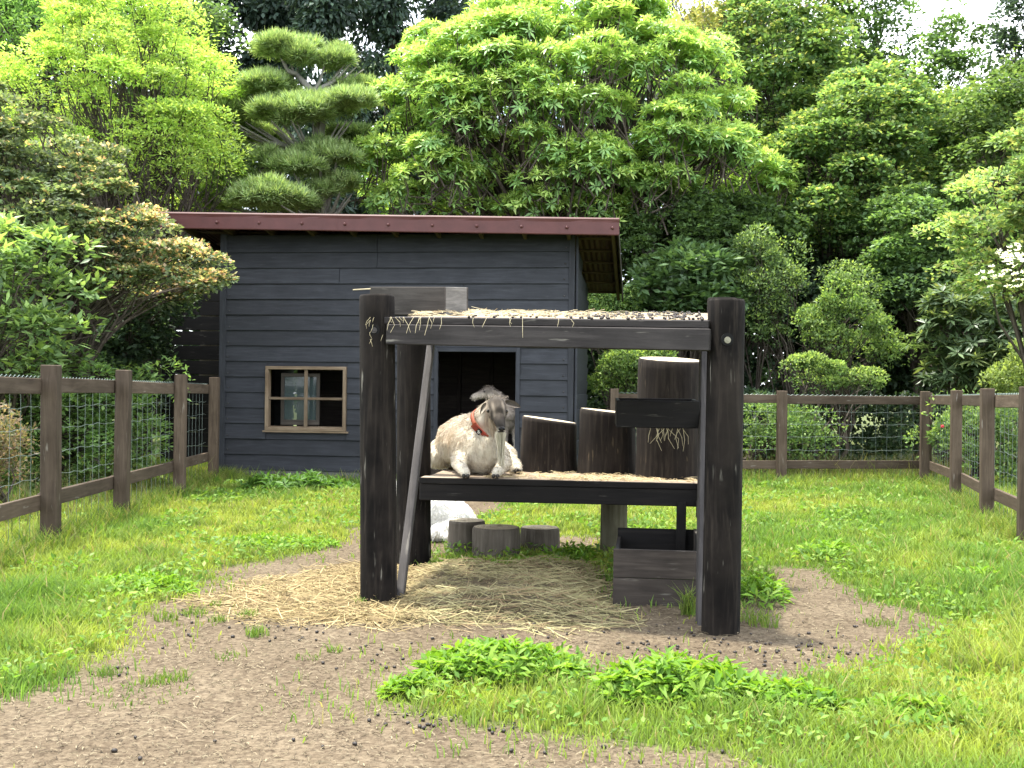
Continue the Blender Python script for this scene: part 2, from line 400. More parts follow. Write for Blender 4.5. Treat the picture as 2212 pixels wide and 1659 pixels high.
# ------------------------------------------------------------------ goat shed
C0 = Vector((.767, 13.40)); C1 = Vector((-3.815, 13.95)); EU = (C1 - C0).normalized(); WID = (C1 - C0).length
EN = Vector((-EU.y, EU.x)) * -1
if EN.y < 0: EN = -EN
def S(u, d, z): q = C0 + EU * u + EN * d; return Vector((q.x, q.y, z))
def wall_uz(px, py, d=0.0):
    U, V = ray(px, py); c = C0 + EN * d
    t = c.dot(EN) / (U * EN.x + EN.y); q = Vector((U * t, t)) - c
    return q.dot(EU), EYE + V * t
shed = thing('goat_shed', 'dark slate timber goat shed with maroon edged lean-to roof', 'shed', S(WID / 2, 0, 0))
RZ0, SLOPE = 3.265, -.128                                   # roof top at the wall face, fall per metre going back
def roof_z(d, u=0.0): return RZ0 + SLOPE * d + .021 * (u - 2.3)
DEP = 3.0
win_u1, win_z1 = wall_uz(577, 791); win_u0, win_z0 = wall_uz(749, 932)
dr_u1, dr_z1 = wall_uz(948, 760); dr_u0, _ = wall_uz(1115, 760); dr_z0 = .30
holes = [(win_u0, win_u1, win_z0, win_z1), (dr_u0, dr_u1, dr_z0, dr_z1)]
front = obj('front_wall', bpy.data.meshes.new('front_wall'), M_SIDING, shed)
bmesh_f = MB(); bmesh_f.box(S(WID / 2, .02, .07), (WID, .10, .14), Matrix.Rotation(-math.atan2(-EU.y, -EU.x) * -1, 3, 'Z')); front.data.from_pydata(bmesh_f.v, [], bmesh_f.f); front.data.update()
front.data.materials.clear(); front.data.materials.append(M_CONC)
PITCH, BH, zb = .202, .232, .13
row = 0; z0 = zb
UP_T = -0.105
while z0 < 3.12:
    z1 = min(z0 + BH, 3.24)
    cuts = sorted({.0 + .05, WID - .05, *[h[i] for h in holes for i in (0, 1)]})
    segs = []
    for a, b in zip(cuts[:-1], cuts[1:]):
        lo, hi = z0, z1; um = (a + b) / 2; parts_ = [(lo, hi)]
        for h in holes:
            if h[0] < um < h[1]:
                nw = []
                for l, k in parts_:
                    if h[2] > l: nw.append((l, min(k, h[2])))
                    if h[3] < k: nw.append((max(l, h[3]), k))
                parts_ = [q for q in nw if q[1] - q[0] > .025]
        for q in parts_: segs.append([a, b, q[0], q[1]])
    merged = []
    for s_ in segs:
        if merged and abs(merged[-1][1] - s_[0]) < 1e-6 and merged[-1][2:] == s_[2:]: merged[-1][1] = s_[1]
        else: merged.append(s_)
    out_ = []
    for a, b, l, k in merged:                                 # long boards are butted once, at different places
        if b - a > 3.2:
            c_ = a + (b - a) * rnd.choice((.3, .42, .55, .66)); out_ += [(a, c_ - .002, l, k), (c_ + .002, b, l, k)]
        else: out_.append((a, b, l, k))
    for a, b, l, k in out_:
        j = rnd.uniform(-.003, .003)
        plank('siding_board', S(b, -.022 + j, (l + k) / 2), S(a, -.022 + j, (l + k) / 2), k - l, .020, M_SIDING, front, bev=.003, tilt=UP_T)
    z0 += PITCH; row += 1
# corner boards, right wall, left wall, rear wall
plank('corner_board', S(0.03, -.032, .05), S(0.03, -.032, 3.2), .075, .03, M_SIDING, front, up=(EU.x, EU.y, 0))
plank('corner_board', S(WID - .03, -.032, .05), S(WID - .03, -.032, 3.2), .085, .03, M_SIDING, front, up=(EU.x, EU.y, 0))
def side_wall(name, u, sgn, mat):
    w = obj(name, bpy.data.meshes.new(name), M_CONC, shed)
    b_ = MB(); b_.box(S(u, DEP / 2, .07), (.1, DEP, .14), Matrix.Rotation(math.atan2(EN.y, EN.x) - math.pi / 2, 3, 'Z')); w.data.from_pydata(b_.v, [], b_.f); w.data.update()
    z = .13
    while z < 3.1:
        dmax = min(DEP, (RZ0 - .12 - (z + BH)) / -SLOPE) if z + BH > roof_z(DEP) - .12 else DEP
        if dmax > .2:
            plank('siding_board', S(u - sgn * .022, .03, z + BH / 2), S(u - sgn * .022, dmax, z + BH / 2), BH, .016, mat, w, bev=.003, tilt=-UP_T * sgn)
        z += PITCH
    return w
rw = side_wall('right_wall', 0, 1, M_SIDING); lw = side_wall('left_wall', WID, -1, M_SIDING)
plank('corner_board', S(-.032, .03, .05), S(-.032, .03, 3.15), .07, .03, M_SIDING, rw, up=(EN.x, EN.y, 0))
bw = obj('rear_wall', bpy.data.meshes.new('rear_wall'), M_CONC, shed)
b_ = MB(); b_.box(S(WID / 2, DEP, .07), (WID, .08, .14), Matrix.Rotation(math.atan2(-EU.y, -EU.x), 3, 'Z')); bw.data.from_pydata(b_.v, [], b_.f); bw.data.update()
z = .13
while z < roof_z(DEP) - .12:
    plank('inner_board', S(WID - .05, DEP - .02, z + .1), S(.05, DEP - .02, z + .1), 0.215, .018, M_INNER, bw, bev=.003); z += .2
for u in (.45, .95, 1.45, 1.95, 2.45, 3.0, 3.6, 4.2):
    plank('stud', S(u, DEP - .075, .2), S(u, DEP - .075, roof_z(DEP) - .1), .06, .09, M_INNER, bw, up=(EU.x, EU.y, 0))
plank('brace', S(.5, DEP - .13, 1.1), S(1.35, DEP - .13, 2.3), .09, .02, M_INNER, bw, up=(0, 0, 1))
fl = MB(); fl.box(S(WID / 2, DEP / 2, .26), (WID - .1, DEP - .1, .06), Matrix.Rotation(math.atan2(-EU.y, -EU.x), 3, 'Z')); fl.build('shed_floor', M_INNER, shed)
# door casing
cas = .055
plank('door_casing', S(dr_u1 + cas / 2, -.04, .18), S(dr_u1 + cas / 2, -.04, dr_z1 + cas), cas, .035, M_SIDING, shed, up=(EU.x, EU.y, 0))
plank('door_casing', S(dr_u0 - cas / 2, -.04, .18), S(dr_u0 - cas / 2, -.04, dr_z1 + cas), cas, .035, M_SIDING, shed, up=(EU.x, EU.y, 0))
plank('door_casing', S(dr_u1 + .003, -.042, dr_z1 + cas / 2), S(dr_u0 - .003, -.042, dr_z1 + cas / 2), cas, .035, M_SIDING, shed)
plank('door_sill', S(dr_u1, -.03, .27), S(dr_u0, -.03, .27), .06, .09, M_SIDING, shed)
# window: outer frame with a cross bar, and a sliding sash with glass behind it
win = thing('window', None, None, S((win_u0 + win_u1) / 2, 0, win_z0)); del win
bpy.data.objects.remove(bpy.data.objects['window'])
fr = obj('window', bpy.data.meshes.new('window'), M_WIN, shed)
fw = .042; um, zm = (win_u0 + win_u1) / 2, (win_z0 + win_z1) / 2
b_ = MB(); b_.box(S(um, -.02, win_z0 - .012), (win_u1 - win_u0 + .06, .10, .022), Matrix.Rotation(math.atan2(-EU.y, -EU.x), 3, 'Z')); fr.data.from_pydata(b_.v, [], b_.f); fr.data.update()
for z in (win_z0 + fw / 2, win_z1 - fw / 2): plank('window_rail', S(win_u1, -.045, z), S(win_u0, -.045, z), fw, .06, M_WIN, fr)
for u in (win_u0 + fw / 2, win_u1 - fw / 2): plank('window_stile', S(u, -.047, win_z0 + fw), S(u, -.047, win_z1 - fw), fw, .06, M_WIN, fr, up=(EU.x, EU.y, 0))
plank('glazing_bar', S(um, -.04, win_z0 + fw), S(um, -.04, win_z1 - fw), .042, .03, M_WIN, fr, up=(EU.x, EU.y, 0))
plank('glazing_bar', S(win_u1 - fw, -.036, zm), S(win_u0 + fw, -.036, zm), .034, .026, M_WIN, fr)
for u in (win_u0 + .01, win_u1 - .01): plank('reveal', S(u, .045, win_z0), S(u, .045, win_z1), .02, .11, M_WIN, fr, up=(EU.x, EU.y, 0))
plank('reveal', S(win_u1 - .02, .045, win_z1 - .01), S(win_u0 + .02, .045, win_z1 - .01), .02, .11, M_WIN, fr)
plank('track', S(win_u1 - .02, .05, win_z0 + .03), S(win_u0 + .02, .05, win_z0 + .03), .05, .10, M_WIN, fr)
M_GLASS, nt, p, out = newmat('window_glass')
p.inputs['Base Color'].default_value = (.05, .07, .07, 1); p.inputs['Roughness'].default_value = .08; p.inputs['Specular IOR Level'].default_value = .7; p.inputs['Alpha'].default_value = .55
M_SASH = wood('sash_wood', (.02, .016, .013), (.04, .033, .026), (.07, .058, .047), 'X', .7, .3, .3, .3, scr_amt=.1)
ww = win_u1 - win_u0
sa, sb, s0, s1 = win_u1 - .17, win_u1 - .17 - ww * .48, win_z0 + .07, win_z1 - .09
sash = plank('sliding_sash', S(sa, .07, s0 + .035), S(sb, .07, s0 + .035), .07, .03, M_SASH, fr)
plank('sash_rail', S(sa, .07, s1 - .02), S(sb, .07, s1 - .02), .045, .03, M_SASH, sash)
for u in (sa - .02, sb + .02): plank('sash_stile', S(u, .071, s0), S(u, .071, s1), .045, .03, M_SASH, sash, up=(EU.x, EU.y, 0))
plank('pane', S(sa - .03, .075, (s0 + s1) / 2), S(sb + .03, .075, (s0 + s1) / 2), s1 - s0 - .06, .005, M_GLASS, sash, bev=0)
# roof: corrugated sheet, rafters, purlins, maroon front flashing with rivets
OV, OVR, OVF = .50, .56, .46
nu = 330; us = np.linspace(-OVR, WID + .62, nu); ds = np.array([-OVF + .02, DEP + .45])
V_, F_ = [], []
for k, off in ((0, 0.0), (1, -.006)):
    for d in ds:
        for u in us:
            q = S(u, d, roof_z(d, u) + .012 * math.sin(u * 2 * math.pi / .076) + off + .012); V_.append(tuple(q))
for k in range(2):
    o_ = k * 2 * nu
    for i in range(nu - 1): F_.append((o_ + i, o_ + i + 1, o_ + nu + i + 1, o_ + nu + i))
for i in range(nu - 1): F_.append((i, i + 1, 2 * nu + i + 1, 2 * nu + i)); F_.append((nu + i, nu + i + 1, 3 * nu + i + 1, 3 * nu + i))
rme = bpy.data.meshes.new('roof'); rme.from_pydata(V_, [], F_); rme.update()
roof = obj('roof', rme, M_ROOFSHEET, shed)
SP = .553
k0 = wall_uz(1323, 487, -OVF)[0]
raf_u = [k0 + SP * i for i in range(int((WID + .6 - k0) / SP) + 1)]
for u in raf_u: plank('rafter', S(u, -OVF + .05, roof_z(-OVF + .05, u) - .075), S(u, DEP + .42, roof_z(DEP + .42, u) - .075), .085, .045, M_RAFTER, roof)
for d in (-.30, .25, .85, 1.45, 2.05, 2.65, 3.3):
    plank('purlin', S(-OVR + .02, d, roof_z(d, -OVR) - .018), S(WID + .55, d, roof_z(d, WID + .55) - .018), .028, .045, M_RAFTER, roof)
plank('barge_board', S(-OVR + .012, -OVF + .05, roof_z(-OVF, -OVR) - .065), S(-OVR + .012, DEP + .44, roof_z(DEP + .44, -OVR) - .065), .13, .02, M_SASH, roof)
z = roof_z(-OVF)
seam = [-OVR - .004] + [wall_uz(x, 487, -OVF)[0] for x in (1121, 925, 729, 529)] + [WID + .64]
HF = .185
for i in range(len(seam) - 1):
    ua, ub = seam[i], seam[i + 1] + (.012 if i < len(seam) - 2 else 0)
    lift = .0025 * (i % 2)
    prof = [(.10, .018), (.0, .03), (-.028, .026), (-.040, .008), (-.034, -.012), (-.030, -.03), (-.030, -HF + .01), (-.022, -HF), (-.018, -HF + .006), (-.024, -.02), (-.010, .012), (.10, .006)]
    vs, fs = [], []
    n_u = 9
    for j in range(n_u):
        u = ua + (ub - ua) * j / (n_u - 1); wv = .003 * math.sin(u * 7.3) + .002 * math.sin(u * 17)
        for (dd, dz) in prof: vs.append(S(u, -OVF + dd - lift + (wv if dz < -.02 else 0), roof_z(-OVF, u) + dz + .012))
    np_ = len(prof)
    for j in range(n_u - 1):
        for k in range(np_):
            fs.append((j * np_ + k, j * np_ + (k + 1) % np_, (j + 1) * np_ + (k + 1) % np_, (j + 1) * np_ + k))
    fs += [tuple(range(np_)), tuple(range((n_u - 1) * np_, n_u * np_))[::-1]]
    me = bpy.data.meshes.new('roof_flashing'); me.from_pydata([tuple(q) for q in vs], [], fs); me.update()
    obj('roof_flashing', me, M_ROOF, roof)
bmr = bmesh.new(); bmesh.ops.create_uvsphere(bmr, u_segments=10, v_segments=6, radius=.021)
riv = bpy.data.meshes.new('rivet'); bmr.to_mesh(riv); bmr.free(); riv.materials.append(M_ROOF)
for u in raf_u: obj('rivet', riv, None, roof, Matrix.Translation(S(u, -OVF - .034, roof_z(-OVF, u) - .085)))
bmn = bmesh.new(); bmesh.ops.create_uvsphere(bmn, u_segments=8, v_segments=5, radius=.009)
nail = bpy.data.meshes.new('nail_head'); bmn.to_mesh(nail); bmn.free(); nail.materials.append(M_BRACE)
for i in range(15):
    for u in (.115, WID - .115): obj('nail_head', nail, None, front, Matrix.Translation(S(u + rnd.uniform(-.01, .01), -.046, zb + PITCH * i + .055 + rnd.uniform(-.01, .01))))
# open slatted bay at the shed's side
bay = thing('slatted_screen', 'near black horizontal slat screen with thin light gaps beside the shed', 'screen', S(WID + .9, 1.9, 0))
for u in (WID + .02, WID + .75, WID + 1.6): plank('post', S(u, 1.95, 0), S(u, 1.95, 3.0), .09, .09, M_DARKB, bay, up=(EU.x, EU.y, 0))
zz = .12
while zz < 3.0:
    h_ = .205; plank('slat', S(WID + 1.7, 1.89, zz + h_ / 2), S(WID - .05, 1.89, zz + h_ / 2), h_, .02, M_DARKB, bay); zz += h_ + (.016 if .8 < zz < 2.2 else .004)
plank('cross_beam', S(WID + .55, .1, 2.52), S(WID - .03, .1, 2.52), .10, .05, M_SIDING, bay)

# ------------------------------------------------------------------ paddock fences
def fence(label, pts, tops, grp=None, out=(0, 0), wires=True, wire_step=.18, first=0, hs=(.50, .68, .86, 1.02), rail_z=(1.175, .335), seed=1):
    rr = random.Random(seed)
    pts = [Vector((x, y, 0)) for x, y in pts]
    f = thing('paddock_fence', label, 'fence', pts[len(pts) // 2], grp)
    o = Vector((out[0], out[1], 0))
    for i, p_ in enumerate(pts):
        d = (pts[min(i + 1, len(pts) - 1)] - pts[max(i - 1, 0)]).normalized()
        lean = Vector((rr.uniform(-.012, .012), rr.uniform(-.012, .012), 0))
        plank('post', p_ - Vector((0, 0, .15)), p_ + Vector((0, 0, tops)) + lean, .115, .115, M_FENCE, f, up=(d.x, d.y, 0), bev=.006, chip=.002)
    for a, b in zip(pts[:-1], pts[1:]):
        d = (b - a).normalized(); a2 = a + o * .075; b2 = b + o * .075
        for k, z in enumerate(rail_z):
            plank('rail', a2 + Vector((0, 0, z + rr.uniform(-.008, .008))) - d * .03, b2 + Vector((0, 0, z + rr.uniform(-.008, .008))) + d * .03, .112, .035, M_FENCE, f, chip=.002)
        if not wires: continue
        L = (b - a).length; off = o * .10
        for h in hs:
            mb = MB(); n = max(8, int(L / .09)); ph = rr.uniform(0, 6)
            mb.tube([a + off + d * (L * i / n) + Vector((0, 0, h + (.006 * math.sin(i * 1.9 + ph) + .006 * math.sin(i * .6 + ph)))) for i in range(n + 1)], .0019, 4, False)
            mb.build('line_wire', M_WIRE, f)
        x = wire_step * rr.uniform(.4, .9)
        while x < L - .05:
            mb = MB(); ph = rr.uniform(0, 6); bow = rr.uniform(-.02, .02)
            mb.tube([a + off + d * (x + bow * math.sin(math.pi * i / 5) + .004 * math.sin(i * 2 + ph)) + Vector((0, 0, .02 + (rail_z[0] - .04) * i / 5)) for i in range(6)], .0016, 4, False)
            mb.build('stay_wire', M_WIRE, f); x += wire_step
        mb = MB(); n = int(L / .035)                            # twisted wire stapled along the top rail
        mb.tube([a2 + d * (L * i / n) + o * .012 + Vector((0, 0, rail_z[0] + .060 + (.009 if i % 2 else -.006))) for i in range(n + 1)], .0035, 4, False)
        mb.build('twisted_wire', M_WIRE, f)
    return f
fence('brown timber and wire fence along the paddock side leading to the shed window', [(-3.22, 6.0), (-3.32, 7.7), (-3.42, 9.35), (-3.58, 11.5), (-3.72, 13.3)], 1.325, 'paddock fences', (-1, 0), seed=2)
fence('brown timber and wire fence across the back between shed and corner post', [(1.36, 14.15), (3.63, 14.3), (5.69, 14.62)], 1.25, 'paddock fences', (0, 1), rail_z=(1.135, .255), hs=(.45, .63, .80, .97), seed=3)
fence('brown timber and wire fence running forward from the far corner under the dogwood', [(5.55, 14.30), (5.05, 12.1), (4.45, 9.95), (4.04, 8.35)], 1.265, 'paddock fences', (1, .25), rail_z=(1.15, .275), seed=4)

# ------------------------------------------------------------------ climbing stand
stand = thing('goat_climbing_stand', 'black timber goat climbing stand of round posts with two decks', 'climbing stand', (.2, 6.2, 0))
FL, FR_, BL, BR = Vector((-.712, 5.81, 0)), Vector((1.035, 5.22, 0)), Vector((-.655, 7.25, 0)), Vector((1.285, 6.6, 0))
dn = Vector((0, 0, -.12))
log('post', FL + dn, FL + Vector((-.030, 0, 1.685)), .101, .096, M_POST, stand, 32, 18, .012, None, M_POSTEND, 1, (4.4, 5.6, 2.2))
pfr = log('post', FR_ + dn, FR_ + Vector((.012, 0, 1.63)), .093, .089, M_POST, stand, 32, 18, .010, None, M_POSTEND, 2, (5.0, 5.35, 3.9))
log('post', BL + dn, BL + Vector((-.02, 0, 1.66)), .118, .112, M_POST, stand, 28, 14, .012, None, M_POSTEND, 3, (4.9,))
log('post', BR + dn, BR + Vector((.012, 0, 1.765)), .096, .093, M_POST, stand, 28, 14, .012, None, M_POSTEND, 4, (4.9,))
M_MID = wood('mossy_log', (.04, .036, .024), (.085, .078, .052), (.15, .14, .10), 'Z', .9, .8, .4, .1, scr_amt=.2)
mp_ = gnd(1325, 1200); log('middle_post', mp_ + dn, Vector((mp_.x, mp_.y, .475)), .10, .094, M_MID, stand, 24, 8, .012, None, M_POSTEND, 5)
# upper deck
AL, AR = at(838, 685, 5.72), at(1536, 693, 5.145)
BKL, BKR = AL + Vector((.07, 1.50, .140)), AR + Vector((.235, 1.42, .150))
upn = (AR - AL).cross(BKL - AL).normalized()
nd = 9
for i in range(nd):
    t0, t1 = i / nd, (i + 1) / nd
    a = AL.lerp(BKL, (t0 + t1) / 2); b = AR.lerp(BKR, (t0 + t1) / 2)
    if i > 0: a = a + (b - a) * .06
    plank('deck_board', a - upn * .018, b - upn * .018, (BKL - AL).length / nd - .005, .036, M_BEAM if i == 0 else M_DECK, stand, up=(BKL - AL), bev=.003)
bd = Vector((0, 0, -.036 - .056))
plank('front_beam', AL + bd + Vector((0, .012, 0)), AR + bd + Vector((0, .012, 0)), .108, .06, M_BEAM, stand, bev=.005, chip=.002)
plank('rear_beam', BKL + bd + Vector((.05, -.06, 0)), BKR + bd + Vector((0, -.06, 0)), .108, .06, M_DARKB, stand)
for a, b in ((AL, BKL), (AR, BKR)):
    s_ = .09 if a is AL else -.09
    plank('side_beam', a + bd + Vector((s_, .06, 0)), b + bd + Vector((s_, -.10, 0)), .10, .05, M_DARKB, stand)
# lower deck
LZ = .605
LA, LB = at(906, 1033, 6.93), at(1510, 1045, 6.72)
LA.z = LB.z = LZ
ldir = (LB - LA).normalized(); lb_ = Vector((-ldir.y, ldir.x, 0))
LB2 = LB + ldir * .12
for i in range(7):
    w_ = 1.30 / 7; o_ = lb_ * (w_ * (i + .5))
    plank('deck_board', LA + o_ + Vector((0, 0, -.018)) + (ldir * .03 if i > 0 else Vector()), LB2 + o_ + Vector((0, 0, -.018)), w_ - .006, .036, M_DECK, stand, up=lb_, bev=.003)
plank('shelf_beam', LA + lb_ * .03 + Vector((0, 0, -.038 - .055)), LB2 + lb_ * .03 + Vector((0, 0, -.038 - .055)), .11, .06, M_DARKB, stand, bev=.005, chip=.002)
plank('shelf_edge', LA + lb_ * -.006 + Vector((0, 0, -.018)), LB2 + lb_ * -.006 + Vector((0, 0, -.018)), .04, .012, M_DARKB, stand)
plank('shelf_beam', LA + ldir * .2 + lb_ * 1.2 + Vector((0, 0, -.1)), LB2 + lb_ * 1.2 + Vector((0, 0, -.1)), .11, .06, M_DARKB, stand)
# diagonal braces in the two end frames
plank('brace', gnd(861, 1303) + Vector((0, 0, -.03)), at(931, 742, 6.95), .085, .045, M_BRACE, stand, up=(0, -1, .5), bev=.005)
plank('brace', gnd(1513, 1350) + Vector((0, 0, -.03)), at(1519, 752, 6.38), .085, .040, M_BRACE, stand, up=(0, -1, .6), bev=.005)
# bolts on solid black discs that paint in the shade of counterbored holes
for (px, py, yy, par) in ((1571, 733, FR_.y - .089, 1), (808, 712, FL.y - .094, 0)):
    c = at(px, py, yy)
    mb = MB(); mb.tube([c + Vector((0, -.004, 0)), c + Vector((0, .03, 0))], .030, 20); hole = mb.build('bolt_hole_shade', M_BLACK, stand)
    mb = MB(); mb.tube([c + Vector((0, -.010, -.004)), c + Vector((0, .0, -.004))], [.015, .017], 18); mb.tube([c + Vector((0, -.015, -.004)), c + Vector((0, -.009, -.004))], .007, 6)
    mb.build('bolt', M_BOLT if par else M_BRACE, hole)

# stumps on the lower deck, and the three on the grass
M_STUMP = wood('stump_bark', (.007, .0055, .0045), (.017, .013, .011), (.055, .044, .034), 'Z', .85, .9, .35, .15, scr=(.34, .26, .15), scr_amt=.35)
M_STUMPG = wood('stump_grey', (.045, .037, .029), (.095, .08, .064), (.19, .165, .135), 'Z', .9, .9, .4, .15, scr=(.25, .22, .17), scr_amt=.3)
def stump(label, px, y, zbase, dia, topz, cut, mat, seed, name='log_stump', grp=None, bulge=0.0, dx=0.0):
    u, v = ray(px, 1000); x = u * y
    o = log(name, (x, y, zbase), (x + dx, y, topz), dia / 2 * 1.03, dia / 2 * .97, mat, None, 36, 12, .018, cut, M_END, seed, (None, None), bulge)
    tag(o, label, 'stump', grp); return o
stump('short dark log stump next to the resting goat on the lower deck', 1184, 7.68, LZ, .405, .978, (.13, -.015), M_STUMP, 21, bulge=.03)
stump('middle height dark log stump standing between two others on the lower deck', 1311, 7.52, LZ, .405, 1.045, (.10, -.025), M_STUMP, 22, bulge=.03)
stump('tallest dark log stump with a chipped pale patch behind the black feed box', 1446, 7.22, LZ, .45, 1.405, (.03, -.105), M_STUMP, 23)
stump('grey sawn stump on the grass half hidden behind its neighbour by the white goat', 1009, 7.92, -.05, .285, .215, (0, 0), M_STUMPG, 31, grp='stumps on the grass')
stump('widest sawn stump on the grass under the stand, between two others', 1074, 7.62, -.05, .345, .205, (0, 0), M_STUMPG, 32, grp='stumps on the grass')
stump('low pale sawn stump nearest the bottom feed crate', 1168, 7.95, -.05, .30, .165, (0, 0), M_STUMPG, 33, grp='stumps on the grass')
stump('small stump seen behind the goat at the end of the lower deck', 926, 9.6, -.05, .30, .70, (0, 0), M_STUMP, 34)

# feed boxes
def open_box(name, label, M, w, d, h, mat, sidemat=None, grp=None, t=.02, rows=1, back=1.0, left=1.0, slots=False):
    """box open at the top; local x = width, y = depth, origin at the bottom of the front middle"""
    b_ = thing(name, label, 'feed box', M.translation, grp)
    P_ = lambda x, y, z: M @ Vector((x, y, z))
    ux = (M.to_3x3() @ Vector((1, 0, 0))); uy = M.to_3x3() @ Vector((0, 1, 0)); uz = M.to_3x3() @ Vector((0, 0, 1))
    hh = h / rows
    for r in range(rows): plank('front_board', P_(-w / 2, t / 2, hh * (r + .5)), P_(w / 2, t / 2, hh * (r + .5)), hh - .003, t, mat, b_, up=uz, bev=.003)
    hb = h * back / rows; im = M_DARKB if slots else mat  # slotted crate: inner boards coloured near black to paint in the interior shade
    for r in range(rows): plank('back_board', P_(-w / 2, d - t / 2, hb * (r + .5)), P_(w / 2, d - t / 2, hb * (r + .5)), hb - .003, t, im, b_, up=uz, bev=.003)
    sm_ = sidemat or im
    for sgn, hm in ((-1, left), (1, 1.0)):
        x = sgn * (w / 2 - t / 2); hs_ = h * hm / rows
        for r in range(rows): plank('side_board', P_(x, t, hs_ * (r + .5)), P_(x, d - t, hs_ * (r + .5)), hs_ - .003, t, sm_, b_, up=uz, bev=.003)
    plank('bottom_board', P_(-w / 2 + t, d / 2, t / 2), P_(w / 2 - t, d / 2, t / 2), d - 2 * t, t, im, b_, up=uy, bev=0)
    if slots:
        plank('corner_post', P_(w / 2 - .10, d - .05, 0), P_(w / 2 - .10, d - .05, h * 1.55), .06, .05, M_DARKB, b_, up=ux)
        plank('side_slat', P_(w / 2 + .004, d * .3, h * 1.34), P_(w / 2 + .004, d - .02, h * 1.42), h * .35, t, M_DARKB, b_, up=uz)
    return b_
M_GREYD = wood('grey_brown_board', (.022, .019, .017), (.046, .041, .037), (.095, .085, .077), 'X', .85, .5, .5, .15, scr_amt=.3)
# upper box stands on the sloping deck, turned; its foot sits on the boards
fc = at(878, 681, 6.16); dgr = (BKL - AL).normalized()
tt = (fc.y - AL.y) / (BKL.y - AL.y); zd = AL.lerp(BKL, tt).z + (AR.z - AL.z) * (fc.x - AL.x) / (AR.x - AL.x)
Rz = Matrix.Rotation(R(-22), 3, 'Z'); nrm = upn if upn.z > 0 else -upn
xx = (Rz @ Vector((1, 0, 0))); xx = (xx - nrm * xx.dot(nrm)).normalized(); yy_ = nrm.cross(xx)
Mb = Matrix((xx, yy_, nrm)).transposed().to_4x4(); Mb.translation = Vector((fc.x, fc.y, zd + .004))
open_box('feed_box', 'weathered grey open feed box on top of the upper deck', Mb, .485, .33, .165, M_GREYD, M_GREYB, 'wooden feed boxes')
c = at(1421, 925, 6.10); Mb = Matrix.Rotation(R(-4), 4, 'Z') @ Matrix.Rotation(R(2.5), 4, 'X'); Mb.translation = c
open_box('feed_box', 'black open feed box fixed in front of the tallest stump', Mb, .475, .32, .158, M_DARKB, None, 'wooden feed boxes')
c = gnd(1411, 1313); Mb = Matrix.Rotation(R(-7), 4, 'Z'); Mb.translation = c + Vector((0.03, 0, 0))
open_box('feed_crate', 'large brown open plank crate on the ground inside the stand', Mb, .50, 1.02, .315, M_BOX, None, None, .022, 2, .98, .82, True)

# ------------------------------------------------------------------ goats: each body is one continuous skin grown over its volumes
def body_mesh(name, blobs, voxel=.012, smooth=6):
    """blobs: (a, b, ra, rb[, squash vector]) tapered capsules, or ('e', centre, (rx, ry, rz), rotz)"""
    bm = bmesh.new()
    def sph(c, rx, ry, rz, rot=None):
        g = bmesh.ops.create_icosphere(bm, subdivisions=2, radius=1.0)['verts']
        for v_ in g:
            q = Vector((v_.co.x * rx, v_.co.y * ry, v_.co.z * rz))
            if rot is not None: q = rot @ q
            v_.co = q + Vector(c)
    for b_ in blobs:
        if b_[0] == 'e':
            sph(b_[1], *b_[2], b_[3] if len(b_) > 3 else None)
        else:
            a, b, ra, rb = Vector(b_[0]), Vector(b_[1]), b_[2], b_[3]
            sq = b_[4] if len(b_) > 4 else (1, 1, 1)
            n = max(2, int((b - a).length / (min(ra, rb) * .45)))
            for i in range(n + 1):
                t = i / n; r = ra + (rb - ra) * t; sph(a.lerp(b, t), r * sq[0], r * sq[1], r * sq[2])
    me = bpy.data.meshes.new(name + '_src'); bm.to_mesh(me); bm.free()
    o = bpy.data.objects.new(name + '_src', me); COL.objects.link(o)
    md = o.modifiers.new('r', 'REMESH'); md.mode = 'VOXEL'; md.voxel_size = voxel
    ms = o.modifiers.new('s', 'SMOOTH'); ms.factor = .5; ms.iterations = smooth
    dg = bpy.context.evaluated_depsgraph_get(); dg.update()
    res = bpy.data.meshes.new_from_object(o.evaluated_get(dg)); res.name = name
    bpy.data.objects.remove(o); bpy.data.meshes.remove(me)
    res.materials.clear()
    res.polygons.foreach_set('use_smooth', [True] * len(res.polygons))
    return res
def paint(me, colfn):
    n = len(me.vertices); co = np.empty(n * 3, np.float32); me.vertices.foreach_get('co', co); co = co.reshape(-1, 3)
    a = me.attributes.new('col', 'FLOAT_COLOR', 'POINT'); c = np.ones((n, 4), np.float32); c[:, :3] = colfn(co); a.data.foreach_set('color', c.ravel())
